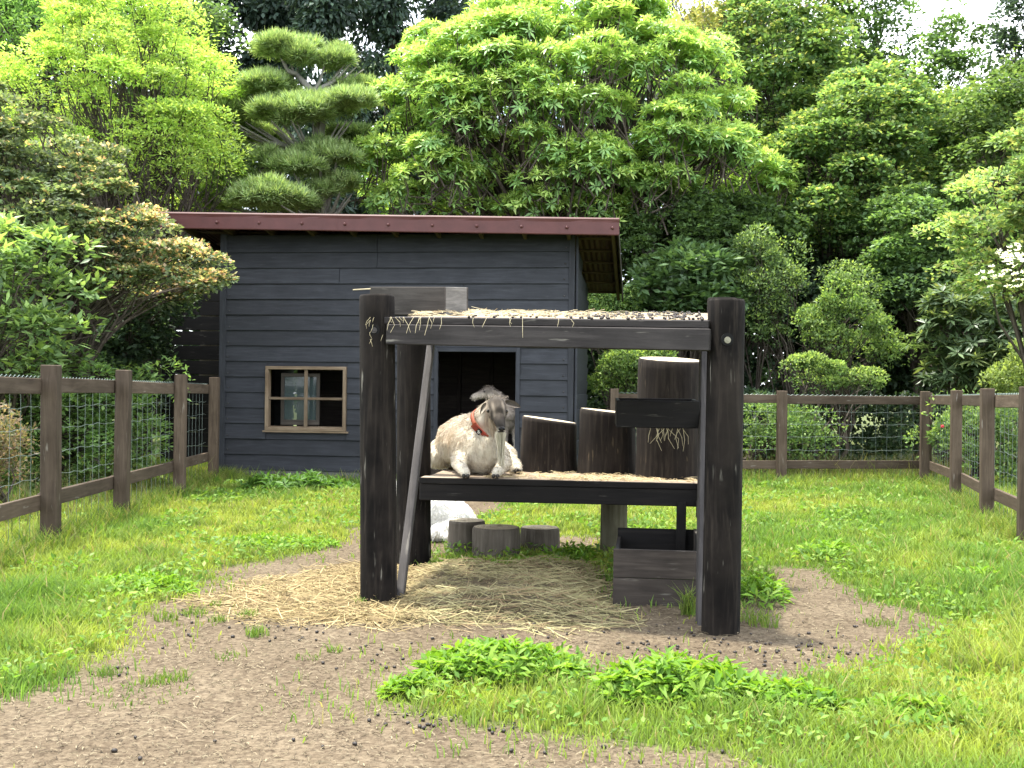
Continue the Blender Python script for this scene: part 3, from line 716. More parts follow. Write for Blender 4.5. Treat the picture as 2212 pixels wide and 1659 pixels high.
def fur(name, me, n, lenfn, colfn, parent, M, seed=0, width=.0022, lift=.35, flow=(0, 0, -1)):
    """short hairs lying along the coat"""
    g = np.random.default_rng(seed)
    me.calc_loop_triangles(); nt_ = len(me.loop_triangles)
    tv = np.empty(nt_ * 3, np.int32); me.loop_triangles.foreach_get('vertices', tv); tv = tv.reshape(-1, 3)
    co = np.empty(len(me.vertices) * 3, np.float32); me.vertices.foreach_get('co', co); co = co.reshape(-1, 3)
    A, B, C_ = co[tv[:, 0]], co[tv[:, 1]], co[tv[:, 2]]
    cr = np.cross(B - A, C_ - A); ar = np.linalg.norm(cr, axis=1); nr = cr / (ar[:, None] + 1e-12)
    pick = g.choice(nt_, n, p=ar / ar.sum()); u = g.random(n); w = g.random(n); fl_ = u + w > 1; u[fl_] = 1 - u[fl_]; w[fl_] = 1 - w[fl_]
    P_ = A[pick] + (B - A)[pick] * u[:, None] + (C_ - A)[pick] * w[:, None]; N = nr[pick]
    L = lenfn(P_) * g.uniform(.6, 1.25, n)
    fdir = np.tile(np.array(flow, float), (n, 1)) + g.normal(0, .35, (n, 3))
    T = fdir - N * (fdir * N).sum(1)[:, None]; T /= np.linalg.norm(T, axis=1)[:, None] + 1e-9
    D1 = T * (1 - lift) + N * (lift + .25); D1 /= np.linalg.norm(D1, axis=1)[:, None]
    D2 = T + N * .05 + g.normal(0, .18, (n, 3)); D2 /= np.linalg.norm(D2, axis=1)[:, None]
    Sd = np.cross(D1, g.normal(0, 1, (n, 3))); Sd /= np.linalg.norm(Sd, axis=1)[:, None] + 1e-9
    W_ = width * g.uniform(.7, 1.3, n)[:, None]
    b0, b1 = P_ - Sd * W_, P_ + Sd * W_; mid = P_ + D1 * L[:, None] * .5; m0, m1 = mid - Sd * W_ * .7, mid + Sd * W_ * .7; tip = mid + D2 * L[:, None] * .5
    vs = np.stack([b0, b1, m1, m0, tip], 1).reshape(-1, 3); k = np.arange(n) * 5
    fs = np.concatenate([np.stack([k, k + 1, k + 2], 1), np.stack([k, k + 2, k + 3], 1), np.stack([k + 3, k + 2, k + 4], 1)])
    col = np.clip(colfn(P_) * g.uniform(.86, 1.14, n)[:, None], 0, .9)
    o = obj(name, np_mesh(name, vs, fs, np.repeat(col, 5, 0)), M_FUR, parent, M); tag(o, kind='stuff'); return o
def ear(name, base, tip, w, n, mat, parent, M, curl=.3):
    base, tip, n = Vector(base), Vector(tip), Vector(n).normalized(); ax = (tip - base); L = ax.length; ax.normalize(); sd_ = ax.cross(n).normalized()
    mb = MB(); rows = 7; prof = [.45, .75, .95, 1.0, .88, .6, .12]
    for lay in (0, 1):
        for i in range(rows):
            t = i / (rows - 1); c = base + ax * (L * t) - n * (curl * .25 * L * t * t)
            for s_ in (-1, -.5, 0, .5, 1):
                mb.v.append(tuple(c + sd_ * (s_ * w * prof[i]) + n * (curl * w * (abs(s_) ** 2) * (1 - t * .6)) - n * (.007 * lay * (1 - abs(s_) * .8))))
    for lay in (0, 1):
        o_ = lay * rows * 5
        for i in range(rows - 1):
            for k in range(4): mb.f.append((o_ + i * 5 + k, o_ + i * 5 + k + 1, o_ + i * 5 + k + 6, o_ + i * 5 + k + 5))
    e_ = mb.build(name, mat, parent, True, M); return e_
def ball(name, c, r, mat, parent, M, sc=(1, 1, 1)):
    bm = bmesh.new(); bmesh.ops.create_uvsphere(bm, u_segments=14, v_segments=10, radius=1)
    for v_ in bm.verts: v_.co = Vector((v_.co.x * r * sc[0], v_.co.y * r * sc[1], v_.co.z * r * sc[2])) + Vector(c)
    me = bpy.data.meshes.new(name); bm.to_mesh(me); bm.free(); me.polygons.foreach_set('use_smooth', [True] * len(me.polygons))
    return obj(name, me, mat, parent, M)
M_EYE = plain('goat_eye', (.012, .009, .006), .15, .6, 0, .1)
M_NOSE = plain('goat_nose', (.015, .013, .013), .35, .4, 0, .2)
M_HOOF = plain('hoof', (.03, .026, .022), .6, .3, 0, .2)
M_COLLAR = plain('collar_leather', (.30, .075, .035), .6, .3, 0, .25, 25, .3)
M_TAG = plain('collar_tag_red', (.22, .035, .022), .5, .35, 0, .2, 25)
M_TAGB = plain('collar_tag_black', (.006, .006, .007), .5, .3)
M_WHITE = plain('white_mark', (.75, .74, .70), .6, .3)
M_EAR = plain('ear_grey', (.115, .098, .082), .75, .2, 0, .25, 14)
M_EARP = plain('ear_pale', (.30, .255, .21), .75, .2, 0, .25, 14)
M_EAR2 = plain('ear_brown', (.15, .125, .10), .75, .2, 0, .25, 14)
def mixv(a, b, t): return a * (1 - t[:, None]) + b * t[:, None]
def sstep(x, a, b): t = np.clip((x - a) / (b - a), 0, 1); return t * t * (3 - 2 * t)

# --- the resting goat on the lower deck (local: x to the side, y away from the front edge, z up)
GO = Vector((-.205, 7.16, LZ))
MG = Matrix.Translation(GO)
goat = thing('goat', 'cream and tan bearded goat with red collar lying on the lower deck', 'goat', GO, 'goats')
HB, HM = Vector((.098, .02, .475)), Vector((.137, -.155, .325))          # back of the head, muzzle
hx = (HM - HB).normalized(); RH = hx.to_track_quat('Z', 'X').to_matrix()
blobs = [
    ('e', (-.115, .58, .195), (.235, .33, .20)), ('e', (-.13, .86, .18), (.19, .19, .18)), ('e', (-.055, .26, .19), (.185, .25, .195)),
    ('e', (.005, .12, .17), (.145, .16, .165)), ('e', (-.02, .20, .31), (.13, .15, .11)),
    ((-.005, .17, .27), (.055, .09, .40), .125, .085), ((.055, .09, .40), (.088, .05, .455), .085, .070),
    # head: skull, cheeks, tapering muzzle
    ('e', HB + hx * .03, (.080, .072, .080), RH), ('e', HB + hx * .075, (.074, .066, .072), RH),
    (HB + hx * .06, HM - hx * .06, .058, .038), (HM - hx * .06, HM, .037, .031), ('e', HM + Vector((0, .012, -.020)), (.027, .032, .024)),
    ('e', HB + Vector((.0, .03, .012)), (.055, .06, .052)),
    ((.055, -.005, .445), (.045, .0, .44), .026, .022), ((.158, -.005, .437), (.165, .0, .43), .026, .022),
    # forelegs folded, hooves at the deck edge
    ((-.115, .13, .13), (-.150, -.02, .080), .078, .048), ((-.150, -.02, .080), (-.105, -.185, .046), .047, .034), ((-.105, -.185, .046), (-.088, -.240, .032), .036, .029),
    ((.12, .13, .13), (.160, -.0, .080), .074, .047), ((.160, -.0, .080), (.122, -.155, .047), .046, .034), ((.122, -.155, .047), (.105, -.222, .034), .036, .029),
    # hind leg out to the side
    ((.03, .72, .13), (.17, .50, .105), .13, .075), ((.17, .50, .105), (.235, .30, .05), .055, .036), ((.235, .30, .05), (.245, .16, .036), .034, .030),
    ((-.28, .72, .12), (-.33, .50, .09), .12, .08),
    ((-.14, 1.0, .2), (-.15, 1.09, .14), .03, .018),
]
gme = body_mesh('goat_body', blobs, .0105, 8)
CREAM, TAN, GREY, DKG = np.array([.64, .59, .49]), np.array([.44, .31, .18]), np.array([.068, .057, .047]), np.array([.026, .022, .019])
def goat_col(P_):
    x, y, z = P_.T; n = len(P_)
    ns = vnoise(x * 1.0 + 3, y + z * .7 + 2, 14); n2 = vnoise(x + 8, z + y, 40)
    c = np.tile(CREAM, (n, 1))
    flank = sstep(-x, .10, .24) * sstep(z, .06, .22)
    c = mixv(c, TAN, np.clip(flank * (.55 * ns - .05), 0, .4))
    c = mixv(c, TAN * .9, np.clip(sstep(-x, .03, .12) * sstep(z, .16, .26) * sstep(-z, -.42, -.30) * (ns * .8), 0, .36))
    c = mixv(c, np.array([.42, .345, .27]), .35 * sstep(n2, .45, .75))
    spine = sstep(z, .37, .41) * sstep(y, .12, .2); c = mixv(c, np.array([.34, .33, .32]), spine * .55)
    hd = np.array(HB); t = ((P_ - hd) @ np.array(hx)); inh = sstep(-y, -.085, -.03) * sstep(z, .30, .34) * sstep(x, .0, .03)
    face = mixv(np.tile(GREY, (n, 1)), DKG, sstep(np.abs(vnoise(x * 2, z, 35) - .5), .05, .3) * .55)
    face = mixv(face, DKG * .75, sstep(t, .14, .20) * .8)
    side = np.abs(x - (.098 + .2 * np.clip(t, 0, .25)))
    face = mixv(face, np.array([.40, .33, .26]), sstep(side, .050, .070) * .8)
    stripe = np.exp(-((side - .034) / .009) ** 2) * sstep(t, .02, .06) * (1 - sstep(t, .12, .16)); face = mixv(face, np.array([.34, .29, .235]), stripe * .55)
    c = mixv(c, face, inh)
    neck = sstep(z, .27, .34) * (1 - inh); c = mixv(c, np.array([.44, .375, .30]), neck * .55 * sstep(y, -.1, .2))
    hoof = sstep(-z, -.05, -.03) * sstep(x, .20, .235); c = mixv(c, np.array([.02, .018, .016]), hoof)
    return c
paint(gme, goat_col)
gb = obj('body', gme, M_SKIN, goat, MG)
def goat_len(P_):
    x, y, z = P_.T; hd = sstep(-y, -.09, -.03) * sstep(z, .29, .34)
    low = sstep(-z, -.13, -.08) * sstep(-y, -.05, .02)
    return (.030 * (1 - hd) + .0025 * hd) * (1 - .6 * low) + .022 * sstep(z, .36, .42) * (1 - hd)
fur('coat_hair', gme, 40000, goat_len, goat_col, goat, MG, 5, .0015, .22)
for sx in (-1, 1):
    cx = HB.x + .04 * .22 + sx * .058
    ec = HB + hx * .062 + Vector((sx * .061, -.032, .0))
    ball('eye', ec, .0125, M_EYE, goat, MG, (.8, .8, 1.0))
    # brow ridge and nostril
    ball('nostril', HM + hx * .027 + Vector((sx * .015, -.016, .012)), .0075, M_BLACK, goat, MG, (1, .8, .8))
ball('nose', HM + hx * .016 + Vector((0, -.012, .006)), .021, M_NOSE, goat, MG, (1.05, .6, .75))
ball('mouth', HM + Vector((.0, -.022, -.022)), .022, M_NOSE, goat, MG, (1.15, .45, .22))
ear('ear', HB + Vector((-.058, .005, .005)), HB + Vector((-.108, .01, -.060)), .024, (-.5, -.7, .4), M_EAR, goat, MG, .7)
ear('ear', HB + Vector((.060, .0, .018)), HB + Vector((.168, -.01, -.006)), .024, (.15, -.85, .35), M_EAR, goat, MG, .75)
for hx0, hy0 in ((-.088, -.268), (.105, -.250)):
    for sy in (-1, 1): ball('hoof', (hx0 + sy * .013, hy0, .016), .017, M_HOOF, goat, MG, (.75, 1.2, .9))
# beard and forelock
def wisps(name, root, n, L, spread, dirv, col, seed, parent, M, w=.0022, taper=True):
    g = np.random.default_rng(seed); mb = []
    vs, fs, cs = [], [], []
    for i in range(n):
        a = g.normal(0, 1, 3) * spread; p_ = np.array(root) + a; l = L * g.uniform(.45, 1.0); d = np.array(dirv) + g.normal(0, .05, 3)
        sd_ = np.cross(d, g.normal(0, 1, 3)); sd_ /= np.linalg.norm(sd_)
        c0 = len(vs); pts_ = [p_ + d * l * t - a * (np.array([.8, .8, 0]) * t if taper else 0) + g.normal(0, .003, 3) * t for t in (0, .35, .7, 1)]
        for j, q in enumerate(pts_):
            ww_ = w * (1, .9, .6, .1)[j]; vs += [q - sd_ * ww_, q + sd_ * ww_]
        for j in range(3): fs.append((c0 + 2 * j, c0 + 2 * j + 1, c0 + 2 * j + 3, c0 + 2 * j + 2))
        cs += [np.array(col) * g.uniform(.7, 1.2)] * 8
    return tag(obj(name, np_mesh(name, np.array(vs), np.array(fs), np.array(cs)), M_FUR, parent, M), kind='stuff')
wisps('beard', HM + Vector((-.002, .012, -.032)), 600, .25, np.array([.013, .012, .008]), (.02, -.02, -1), (.66, .62, .50), 3, goat, MG)
wisps('forelock', HB + Vector((0, .03, .058)), 160, .05, np.array([.035, .03, .006]), (.0, -.7, -.45), (.13, .11, .09), 4, goat, MG, taper=False)
wisps('cheek_hair', HB + hx * .09 + Vector((-.045, .02, -.035)), 160, .13, np.array([.012, .02, .02]), (.12, .05, -1), (.46, .38, .29), 6, goat, MG, taper=False)
# collar with its tag
nk = Vector((.028, .13, .345)); nax = (Vector((.055, .09, .40)) - Vector((-.005, .17, .27))).normalized()
nax = (nax + Vector((.55, -.15, .12))).normalized()
t1 = nax.cross(Vector((0, 1, 0))).normalized(); t2 = nax.cross(t1)
mb = MB(); ns_ = 44
for i in range(ns_):
    a = 2 * math.pi * i / ns_; rr_ = (t1 * math.cos(a) * .116 + t2 * math.sin(a) * .124)
    for (o1, o2) in ((-.015, 0), (.015, 0), (.015, .006), (-.015, .006)): mb.v.append(tuple(nk + rr_ * (1 + o2 / .11) + nax * o1))
for i in range(ns_):
    j = (i + 1) % ns_
    for k in range(4): mb.f.append((i * 4 + k, j * 4 + k, j * 4 + (k + 1) % 4, i * 4 + (k + 1) % 4))
collar = mb.build('collar', M_COLLAR, goat, True, MG)
cdir = Vector((-.30, -.93, -.36)); cdir = (cdir - nax * cdir.dot(nax)).normalized()
tc_ = nk + cdir * .138; td_ = nax.cross(cdir).normalized()
Mt = Matrix((td_, nax, cdir)).transposed().to_4x4(); Mt.translation = tc_; MT = MG @ Mt
def tbox(name, size, c, mat):
    bm = bmesh.new(); bmesh.ops.create_cube(bm, size=1)
    for v_ in bm.verts: v_.co = Vector((v_.co.x * size[0], v_.co.y * size[1], v_.co.z * size[2]))
    bmesh.ops.bevel(bm, geom=list(bm.edges), offset=.003, segments=2, affect='EDGES')
    me = bpy.data.meshes.new(name); bm.to_mesh(me); bm.free(); return obj(name, me, mat, collar, MT @ Matrix.Translation(c))
tbox('tag', (.105, .040, .020), (0, 0, 0), M_TAG); tbox('tag_plate', (.036, .041, .004), (.0, 0, .0105), M_TAGB); tbox('loop', (.014, .05, .012), (-.058, 0, -.006), M_COLLAR); tbox('buckle', (.016, .048, .014), (.060, 0, -.004), M_COLLAR)
fc_ = bpy.data.curves.new('tag_mark', 'FONT'); fc_.body = '&'; fc_.size = .036; fc_.align_x = 'CENTER'; fc_.align_y = 'CENTER'; fc_.extrude = .0006
fo_ = bpy.data.objects.new('tag_mark_src', fc_); COL.objects.link(fo_); dg = bpy.context.evaluated_depsgraph_get(); dg.update()
tm = bpy.data.meshes.new_from_object(fo_.evaluated_get(dg)); bpy.data.objects.remove(fo_); tm.materials.clear(); tm.name = 'tag_mark'
up_img = MT.to_3x3().inverted() @ Vector((0, 0, 1)); ang = math.atan2(up_img.y, up_img.x) - math.pi / 2
obj('tag_mark', tm, M_WHITE, collar, MT @ Matrix.Translation((0, 0, .0142)) @ Matrix.Rotation(ang, 4, 'Z'))

# --- grey brown goat standing in the shed doorway, head turned to the side
du, _ = wall_uz(1096, 900); gp = S(du, .30, .30); MG2 = Matrix.Translation(gp)
goat2 = thing('goat', 'grey brown goat standing in the dark shed doorway with its head turned', 'goat', gp, 'goats')
h2 = Vector((-.285, -.06, .885)); m2 = Vector((-.475, -.085, .815)); x2 = (m2 - h2).normalized(); R2 = x2.to_track_quat('Z', 'Y').to_matrix()
bl2 = [('e', (.03, .35, .52), (.17, .32, .19)), ('e', (.02, .72, .52), (.165, .22, .185)), ('e', (-.01, .06, .53), (.135, .18, .17)),
       ((-.01, -.02, .60), (-.18, -.05, .80), .135, .10), ((-.18, -.05, .80), (-.26, -.055, .87), .10, .08),
       ('e', h2 + Vector((0, 0, .01)), (.074, .072, .085), R2), (h2 + x2 * .03, m2 - x2 * .04, .068, .045), (m2 - x2 * .04, m2, .045, .038), ('e', m2 + Vector((0, 0, -.022)), (.034, .03, .026))]
for sx in (-.075, .075):
    bl2 += [((sx, .0, .45), (sx, -.02, .25), .065, .038), ((sx, -.02, .25), (sx, -.01, .03), .032, .026), ((sx, -.015, .03), (sx, -.03, .015), .030, .030)]
    bl2 += [((sx * 1.2, .78, .45), (sx * 1.2, .72, .30), .10, .055), ((sx * 1.2, .72, .30), (sx * 1.2, .84, .20), .05, .033), ((sx * 1.2, .84, .20), (sx * 1.2, .82, .02), .03, .028)]
gm2 = body_mesh('goat_body', bl2, .013, 5)
def col2(P_):
    x, y, z = P_.T; n = len(P_); ns = vnoise(x + 4, z + y, 18)
    c = mixv(np.tile(np.array([.33, .28, .24]), (n, 1)), np.array([.18, .15, .125]), sstep(ns, .4, .75) * .7)
    hd = sstep(-x, .13, .20) * sstep(z, .72, .78); c = mixv(c, mixv(np.tile(np.array([.33, .285, .24]), (n, 1)), np.array([.12, .10, .085]), sstep(z, .84, .90)), hd)
    return mixv(c, np.array([.5, .46, .42]), sstep(-z, -.4, -.2) * .6)
paint(gm2, col2); obj('body', gm2, M_SKIN, goat2, MG2)
fur('coat_hair', gm2, 9000, lambda P_: np.full(len(P_), .03), col2, goat2, MG2, 6, .0028)
ball('eye', h2 + x2 * .055 + Vector((0, -.062, .022)), .012, M_EYE, goat2, MG2)
ball('nostril', m2 + x2 * .024 + Vector((0, -.016, .004)), .008, M_NOSE, goat2, MG2)
ear('ear', h2 + Vector((.05, -.055, .02)), h2 + Vector((.13, -.09, -.05)), .024, (.1, -.8, .5), M_EAR2, goat2, MG2, .4)
ear('ear', h2 + Vector((.04, .06, .02)), h2 + Vector((.09, .12, -.03)), .024, (.1, -.5, .7), M_EAR2, goat2, MG2, .4)
wisps('forelock', h2 + Vector((.0, -.02, .06)), 120, .06, np.array([.03, .03, .01]), (-.3, -.4, .3), (.20, .16, .13), 9, goat2, MG2, .003, False)
for sx in (-.075, .075):
    for sy in (-1, 1): ball('hoof', (sx + sy * .012, -.035, .018), .02, M_HOOF, goat2, MG2, (.6, 1.2, .8))

# --- white goat lying on the earth behind the stand
gw = gnd(948, 1172); gw.y += .22; gw.x = (918 - 1106) / FPX * gw.y
MG3 = Matrix.Translation(gw)
goat3 = thing('goat', 'white goat lying on the ground behind the stand post', 'goat', gw, 'goats')
h3 = Vector((-.26, .0, .40)); m3 = Vector((-.20, -.15, .29))
bl3 = [('e', (.03, .05, .20), (.30, .22, .215)), ('e', (.22, .06, .15), (.17, .2, .165)), ('e', (-.15, .05, .22), (.2, .18, .19)),
       ((-.25, .03, .28), (-.26, .0, .39), .11, .075), ('e', h3, (.065, .07, .065)), (h3, m3, .06, .036),
       ((.25, -.05, .10), (.10, -.16, .07), .10, .06), ((.10, -.16, .07), (.22, -.20, .035), .04, .03),
       ((-.20, -.06, .10), (-.16, -.18, .06), .07, .045), ((-.16, -.18, .06), (-.28, -.2, .035), .04, .03), ((.36, .06, .2), (.42, .05, .12), .03, .016)]
gm3 = body_mesh('goat_body', bl3, .013, 5)
col3 = lambda P_: np.tile(np.array([.80, .785, .74]), (len(P_), 1)) * (.9 + .1 * vnoise(P_[:, 0], P_[:, 2], 20))[:, None]
paint(gm3, col3); obj('body', gm3, M_SKIN, goat3, MG3)
fur('coat_hair', gm3, 8000, lambda P_: np.full(len(P_), .032), col3, goat3, MG3, 8, .0028)
ear('ear', h3 + Vector((-.05, .0, .03)), h3 + Vector((-.14, .03, .0)), .03, (0, -.8, .5), M_EARP, goat3, MG3)
ear('ear', h3 + Vector((.05, .0, .03)), h3 + Vector((.14, .03, .0)), .03, (0, -.8, .5), M_EARP, goat3, MG3)
for sx in (-1, 1): ball('eye', h3 + Vector((sx * .055, -.05, -.01)), .011, M_EYE, goat3, MG3)
ball('nose', m3 + Vector((0, -.03, .0)), .02, M_NOSE, goat3, MG3, (1, .6, .8))

# ------------------------------------------------------------------ vegetation
def unit(a): return a / (np.linalg.norm(a, axis=-1, keepdims=True) + 1e-9)
def leaves(name, pos, ax, nr, L, W, col, mat, parent, fold=.12, droop=.0, kind='stuff'):
    """every leaf two facets folded along its rib, with its own colour"""
    ax = unit(ax); sd_ = unit(np.cross(ax, nr)); n_ = unit(np.cross(sd_, ax)); L = L[:, None]; W = W[:, None]
    base = pos; midc = pos + ax * L * .48; tip = pos + ax * L; tip[:, 2] -= droop * L[:, 0]
    l = midc + sd_ * W * .5 + n_ * fold * W; r = midc - sd_ * W * .5 + n_ * fold * W
    vs = np.stack([base, r, tip, l], 1).reshape(-1, 3); k = np.arange(len(pos)) * 4
    fs = np.concatenate([np.stack([k, k + 1, k + 2], 1), np.stack([k, k + 2, k + 3], 1)])
    o = obj(name, np_mesh(name, vs, fs, np.repeat(np.clip(col, 0, .9), 4, 0)), mat, parent)
    if kind: tag(o, kind=kind)
    return o
def rdir(g, n): return unit(g.normal(0, 1, (n, 3)))
def polyworld(poly, y):
    """outline in the frame -> outline in the upright plane at distance y (x, z)"""
    return [(at(px, py, y).x, at(px, py, y).z) for px, py in poly]
def inflate(g, poly, y, depth, n, front=.7, edge=0.0, minz=None):
    """points through a crown whose outline is poly, swelling to +-depth in the middle"""
    pw = np.array(poly); lo, hi = pw.min(0), pw.max(0); out_ = np.zeros((0, 3)); nv = np.zeros((0, 3))
    probe = g.uniform(lo, hi, (1500, 2)); s_ = signed(poly, probe[:, 0], probe[:, 1]); emax = max(s_.max(), .05)
    while len(out_) < n:
        q = g.uniform(lo, hi, (n * 2, 2)); s_ = signed(poly, q[:, 0], q[:, 1]); k = s_ > edge; q, s_ = q[k], s_[k]
        e = np.clip(s_ / emax, 0, 1); hh = depth * np.sqrt(1 - (1 - e) ** 2)
        sg = np.where(g.random(len(q)) < front, -1, 1) * (1 - .55 * g.random(len(q)) ** 2)
        p_ = np.stack([q[:, 0], y + hh * sg, q[:, 1]], 1)
        out_ = np.concatenate([out_, p_])
    return out_[:n]
def around(g, cen, rad, n, flat, up=.35, inner=.55):
    """n points in the outer shell of each clump; up>0 favours the sunny upper half"""
    k = len(cen); idx = np.repeat(np.arange(k), n); d = rdir(g, k * n); d[:, 2] = np.where(g.random(k * n) < up, np.abs(d[:, 2]), d[:, 2])
    r = rad[idx][:, None] * g.uniform(inner, 1.0, (k * n, 1)) ** .6
    sc = np.array([1, 1, flat]); return cen[idx] + d * r * sc, unit(d / sc), idx
def pal(g, n, stops, w=None):
    """leaf colours drawn between the given ones"""
    st = np.array(stops); a = g.integers(0, len(st), n) if w is None else g.choice(len(st), n, p=np.array(w) / sum(w)); b = g.integers(0, len(st), n); t = g.random(n)[:, None] * .35
    return (st[a] * (1 - t) + st[b] * t) * g.uniform(.78, 1.25, n)[:, None]
def limbs(name, base, fork, ends, r0, mat, parent, g, stems=1, r_end=.012, sides=6, every=1):
    """tapered trunk and limbs that reach the leaf clumps"""
    mb = MB(); base, fork = Vector(base), Vector(fork)
    for s_ in range(stems):
        off = Vector((g.normal(0, 1), g.normal(0, .6), 0)) * (.05 + .35 * r0) * (stems > 1) * 3
        b = base + off * .4; f_ = fork + off * 2.2
        mid = b.lerp(f_, .5) + Vector((g.normal(0, .06), g.normal(0, .06), 0))
        mb.tube([b - Vector((0, 0, .2)), b + (mid - b) * .12, mid, f_], [r0 * 1.5, r0 * 1.1, r0 * .9, r0 * .65], 9)
        for e in ends[s_::stems][::every]:
            e = Vector(e); t = g.uniform(.55, 1.0); st = b.lerp(f_, t) if t < .98 else f_
            L = (e - st).length; c1 = st.lerp(e, .4) + Vector((g.normal(0, .07) * L, g.normal(0, .07) * L, .10 * L)); c2 = st.lerp(e, .75) + Vector((g.normal(0, .05) * L, g.normal(0, .05) * L, .05 * L))
            ra = min(r0 * .42, .010 + .007 * L)
            mb.tube([st, c1, c2, e], [ra, ra * .7, ra * .45, r_end * .5], 5, False)
            for j in range(2):
                q = c2 + Vector((g.normal(0, .2), g.normal(0, .2), abs(g.normal(0, .15)))) * min(1, L)
                mb.tube([c1.lerp(c2, .6), c2.lerp(q, .5), q], [ra * .4, ra * .3, .003], 4, False)
    return mb.build(name, mat, parent, True)
def plant(name, label, cat, base, group=None): return thing(name, label, cat, base, group)

def whorl_leaves(g, pts, axes, nl, L, spread, young=0):
    """rosettes: nl leaves round each shoot; returns pos, ax, nr, L, flag(young)"""
    k = len(pts); idx = np.repeat(np.arange(k), nl); th = np.tile(np.arange(nl) * 2.399, k) + np.repeat(g.uniform(0, 6.28, k), nl)
    axs = unit(axes); a = unit(np.cross(axs, np.array([.31, .17, .93]) + g.normal(0, .2, (k, 3)))); b = np.cross(axs, a)
    el = g.uniform(spread[0], spread[1], k * nl)
    rad = a[idx] * np.cos(th)[:, None] + b[idx] * np.sin(th)[:, None]
    d = axs[idx] * np.sin(el)[:, None] + rad * np.cos(el)[:, None]
    n_ = axs[idx] * np.cos(el)[:, None] - rad * np.sin(el)[:, None]
    return pts[idx] + d * .01, d, n_, L * g.uniform(.7, 1.2, k * nl), idx

# palettes (linear)
LIME = [(.29, .40, .05), (.24, .36, .05), (.34, .43, .07), (.18, .30, .045)]
MIDG = [(0.0806, 0.1518, 0.0338), (0.1054, 0.1848, 0.0375), (0.0620, 0.1188, 0.0300), (0.1364, 0.2046, 0.0450)]
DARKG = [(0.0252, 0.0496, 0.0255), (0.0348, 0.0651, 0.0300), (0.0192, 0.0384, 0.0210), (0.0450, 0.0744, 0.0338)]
CYPR = [(0.0279, 0.0527, 0.0374), (0.0372, 0.0682, 0.0446), (0.0211, 0.0397, 0.0302), (0.0496, 0.0837, 0.0504)]
MAPLE = [(0.0700, 0.1394, 0.0340), (0.0924, 0.1700, 0.0425), (0.0504, 0.1054, 0.0298), (0.1232, 0.1972, 0.0510)]
AZAL = [(0.0748, 0.1404, 0.0240), (0.1020, 0.1800, 0.0320), (0.0544, 0.1008, 0.0224), (0.1360, 0.2016, 0.0400)]

def pad_tree(name, label, poly, y, depth, nclump, cr, flat, nleaf, Ls, colors, seed, trunk, mat=M_LEAF, stems=1, r0=.09, w=None, cat='tree', group=None, wid=.5, tips=None, barkm=None, up=.6, front=.68, tilt=.35, every=1, fork=.45, sprig=False):
    """broadleaf tree in spreading layers"""
    g = np.random.default_rng(seed); pw = polyworld(poly, y); cen = inflate(g, pw, y, depth, nclump, front, cr * .1)
    rad = cr * np.exp(g.normal(-.12, .34, nclump)).clip(.4, 1.5)
    base = Vector((trunk[0], trunk[1], 0)); t_ = plant(name, label, cat, base, group)
    top = cen[:, 2].mean(); fk = Vector((trunk[0] + (cen[:, 0].mean() - trunk[0]) * .5, trunk[1], max(.6, top * fork)))
    limbs('trunk', base, fk, cen, r0, barkm or M_BARK, t_, g, stems, every=every)
    per = max(4, nleaf // nclump); P_, N, idx = around(g, cen, rad, per, flat, up)
    n = len(P_); ax = rdir(g, n); ax[:, 2] *= tilt; ax += N * .5; nr = np.tile(np.array([0, 0, 1.0]), (n, 1)) + g.normal(0, .45, (n, 3)) + N * .3
    col = pal(g, n, colors, w)
    col *= (1 + .22 * g.normal(0, 1, nclump))[idx].clip(.6, 1.5)[:, None]
    if tips is not None:
        tp = g.random(n) < tips[1] * np.clip(N[:, 2] + .1, 0, 1) * (1 if len(tips) < 3 else np.clip((P_[:, 0] - tips[2]) / 1.2 + .12, .12, 1)); col[tp] = pal(g, int(tp.sum()), tips[0])
    if sprig:
        ks = g.choice(nclump, int(nclump * .55)); m_ = 26
        q0 = np.repeat(cen[ks] + np.stack([g.normal(0, .5, len(ks)) * rad[ks], g.normal(0, .5, len(ks)) * rad[ks], rad[ks] * flat * .6], 1), m_, 0)
        tt_ = g.random(len(q0)); hg = np.repeat(g.uniform(.25, .75, len(ks)), m_); ln = np.repeat(g.normal(0, .22, (len(ks), 2)), m_, 0)
        sp = q0 + np.stack([ln[:, 0] * tt_ * hg, ln[:, 1] * tt_ * hg, tt_ * hg], 1) + g.normal(0, 1, (len(q0), 3)) * np.array([.07, .07, .02]) * (1.25 - tt_)[:, None]
        a2 = rdir(g, len(q0)); a2[:, 2] *= .3
        P_ = np.concatenate([P_, sp]); ax = np.concatenate([ax, a2]); nr = np.concatenate([nr, np.tile(np.array([0, 0, 1.0]), (len(q0), 1)) + g.normal(0, .4, (len(q0), 3))])
        cs_ = pal(g, len(q0), colors, w); cs_ = mixv(cs_, np.array(tips[0][0] if tips else colors[-1]), .6 * tt_); col = np.concatenate([col, cs_]); n = len(P_)
    leaves('crown', P_, ax, nr, Ls * g.uniform(.65, 1.3, n), Ls * wid * g.uniform(.8, 1.2, n), col, mat, t_)
    return t_

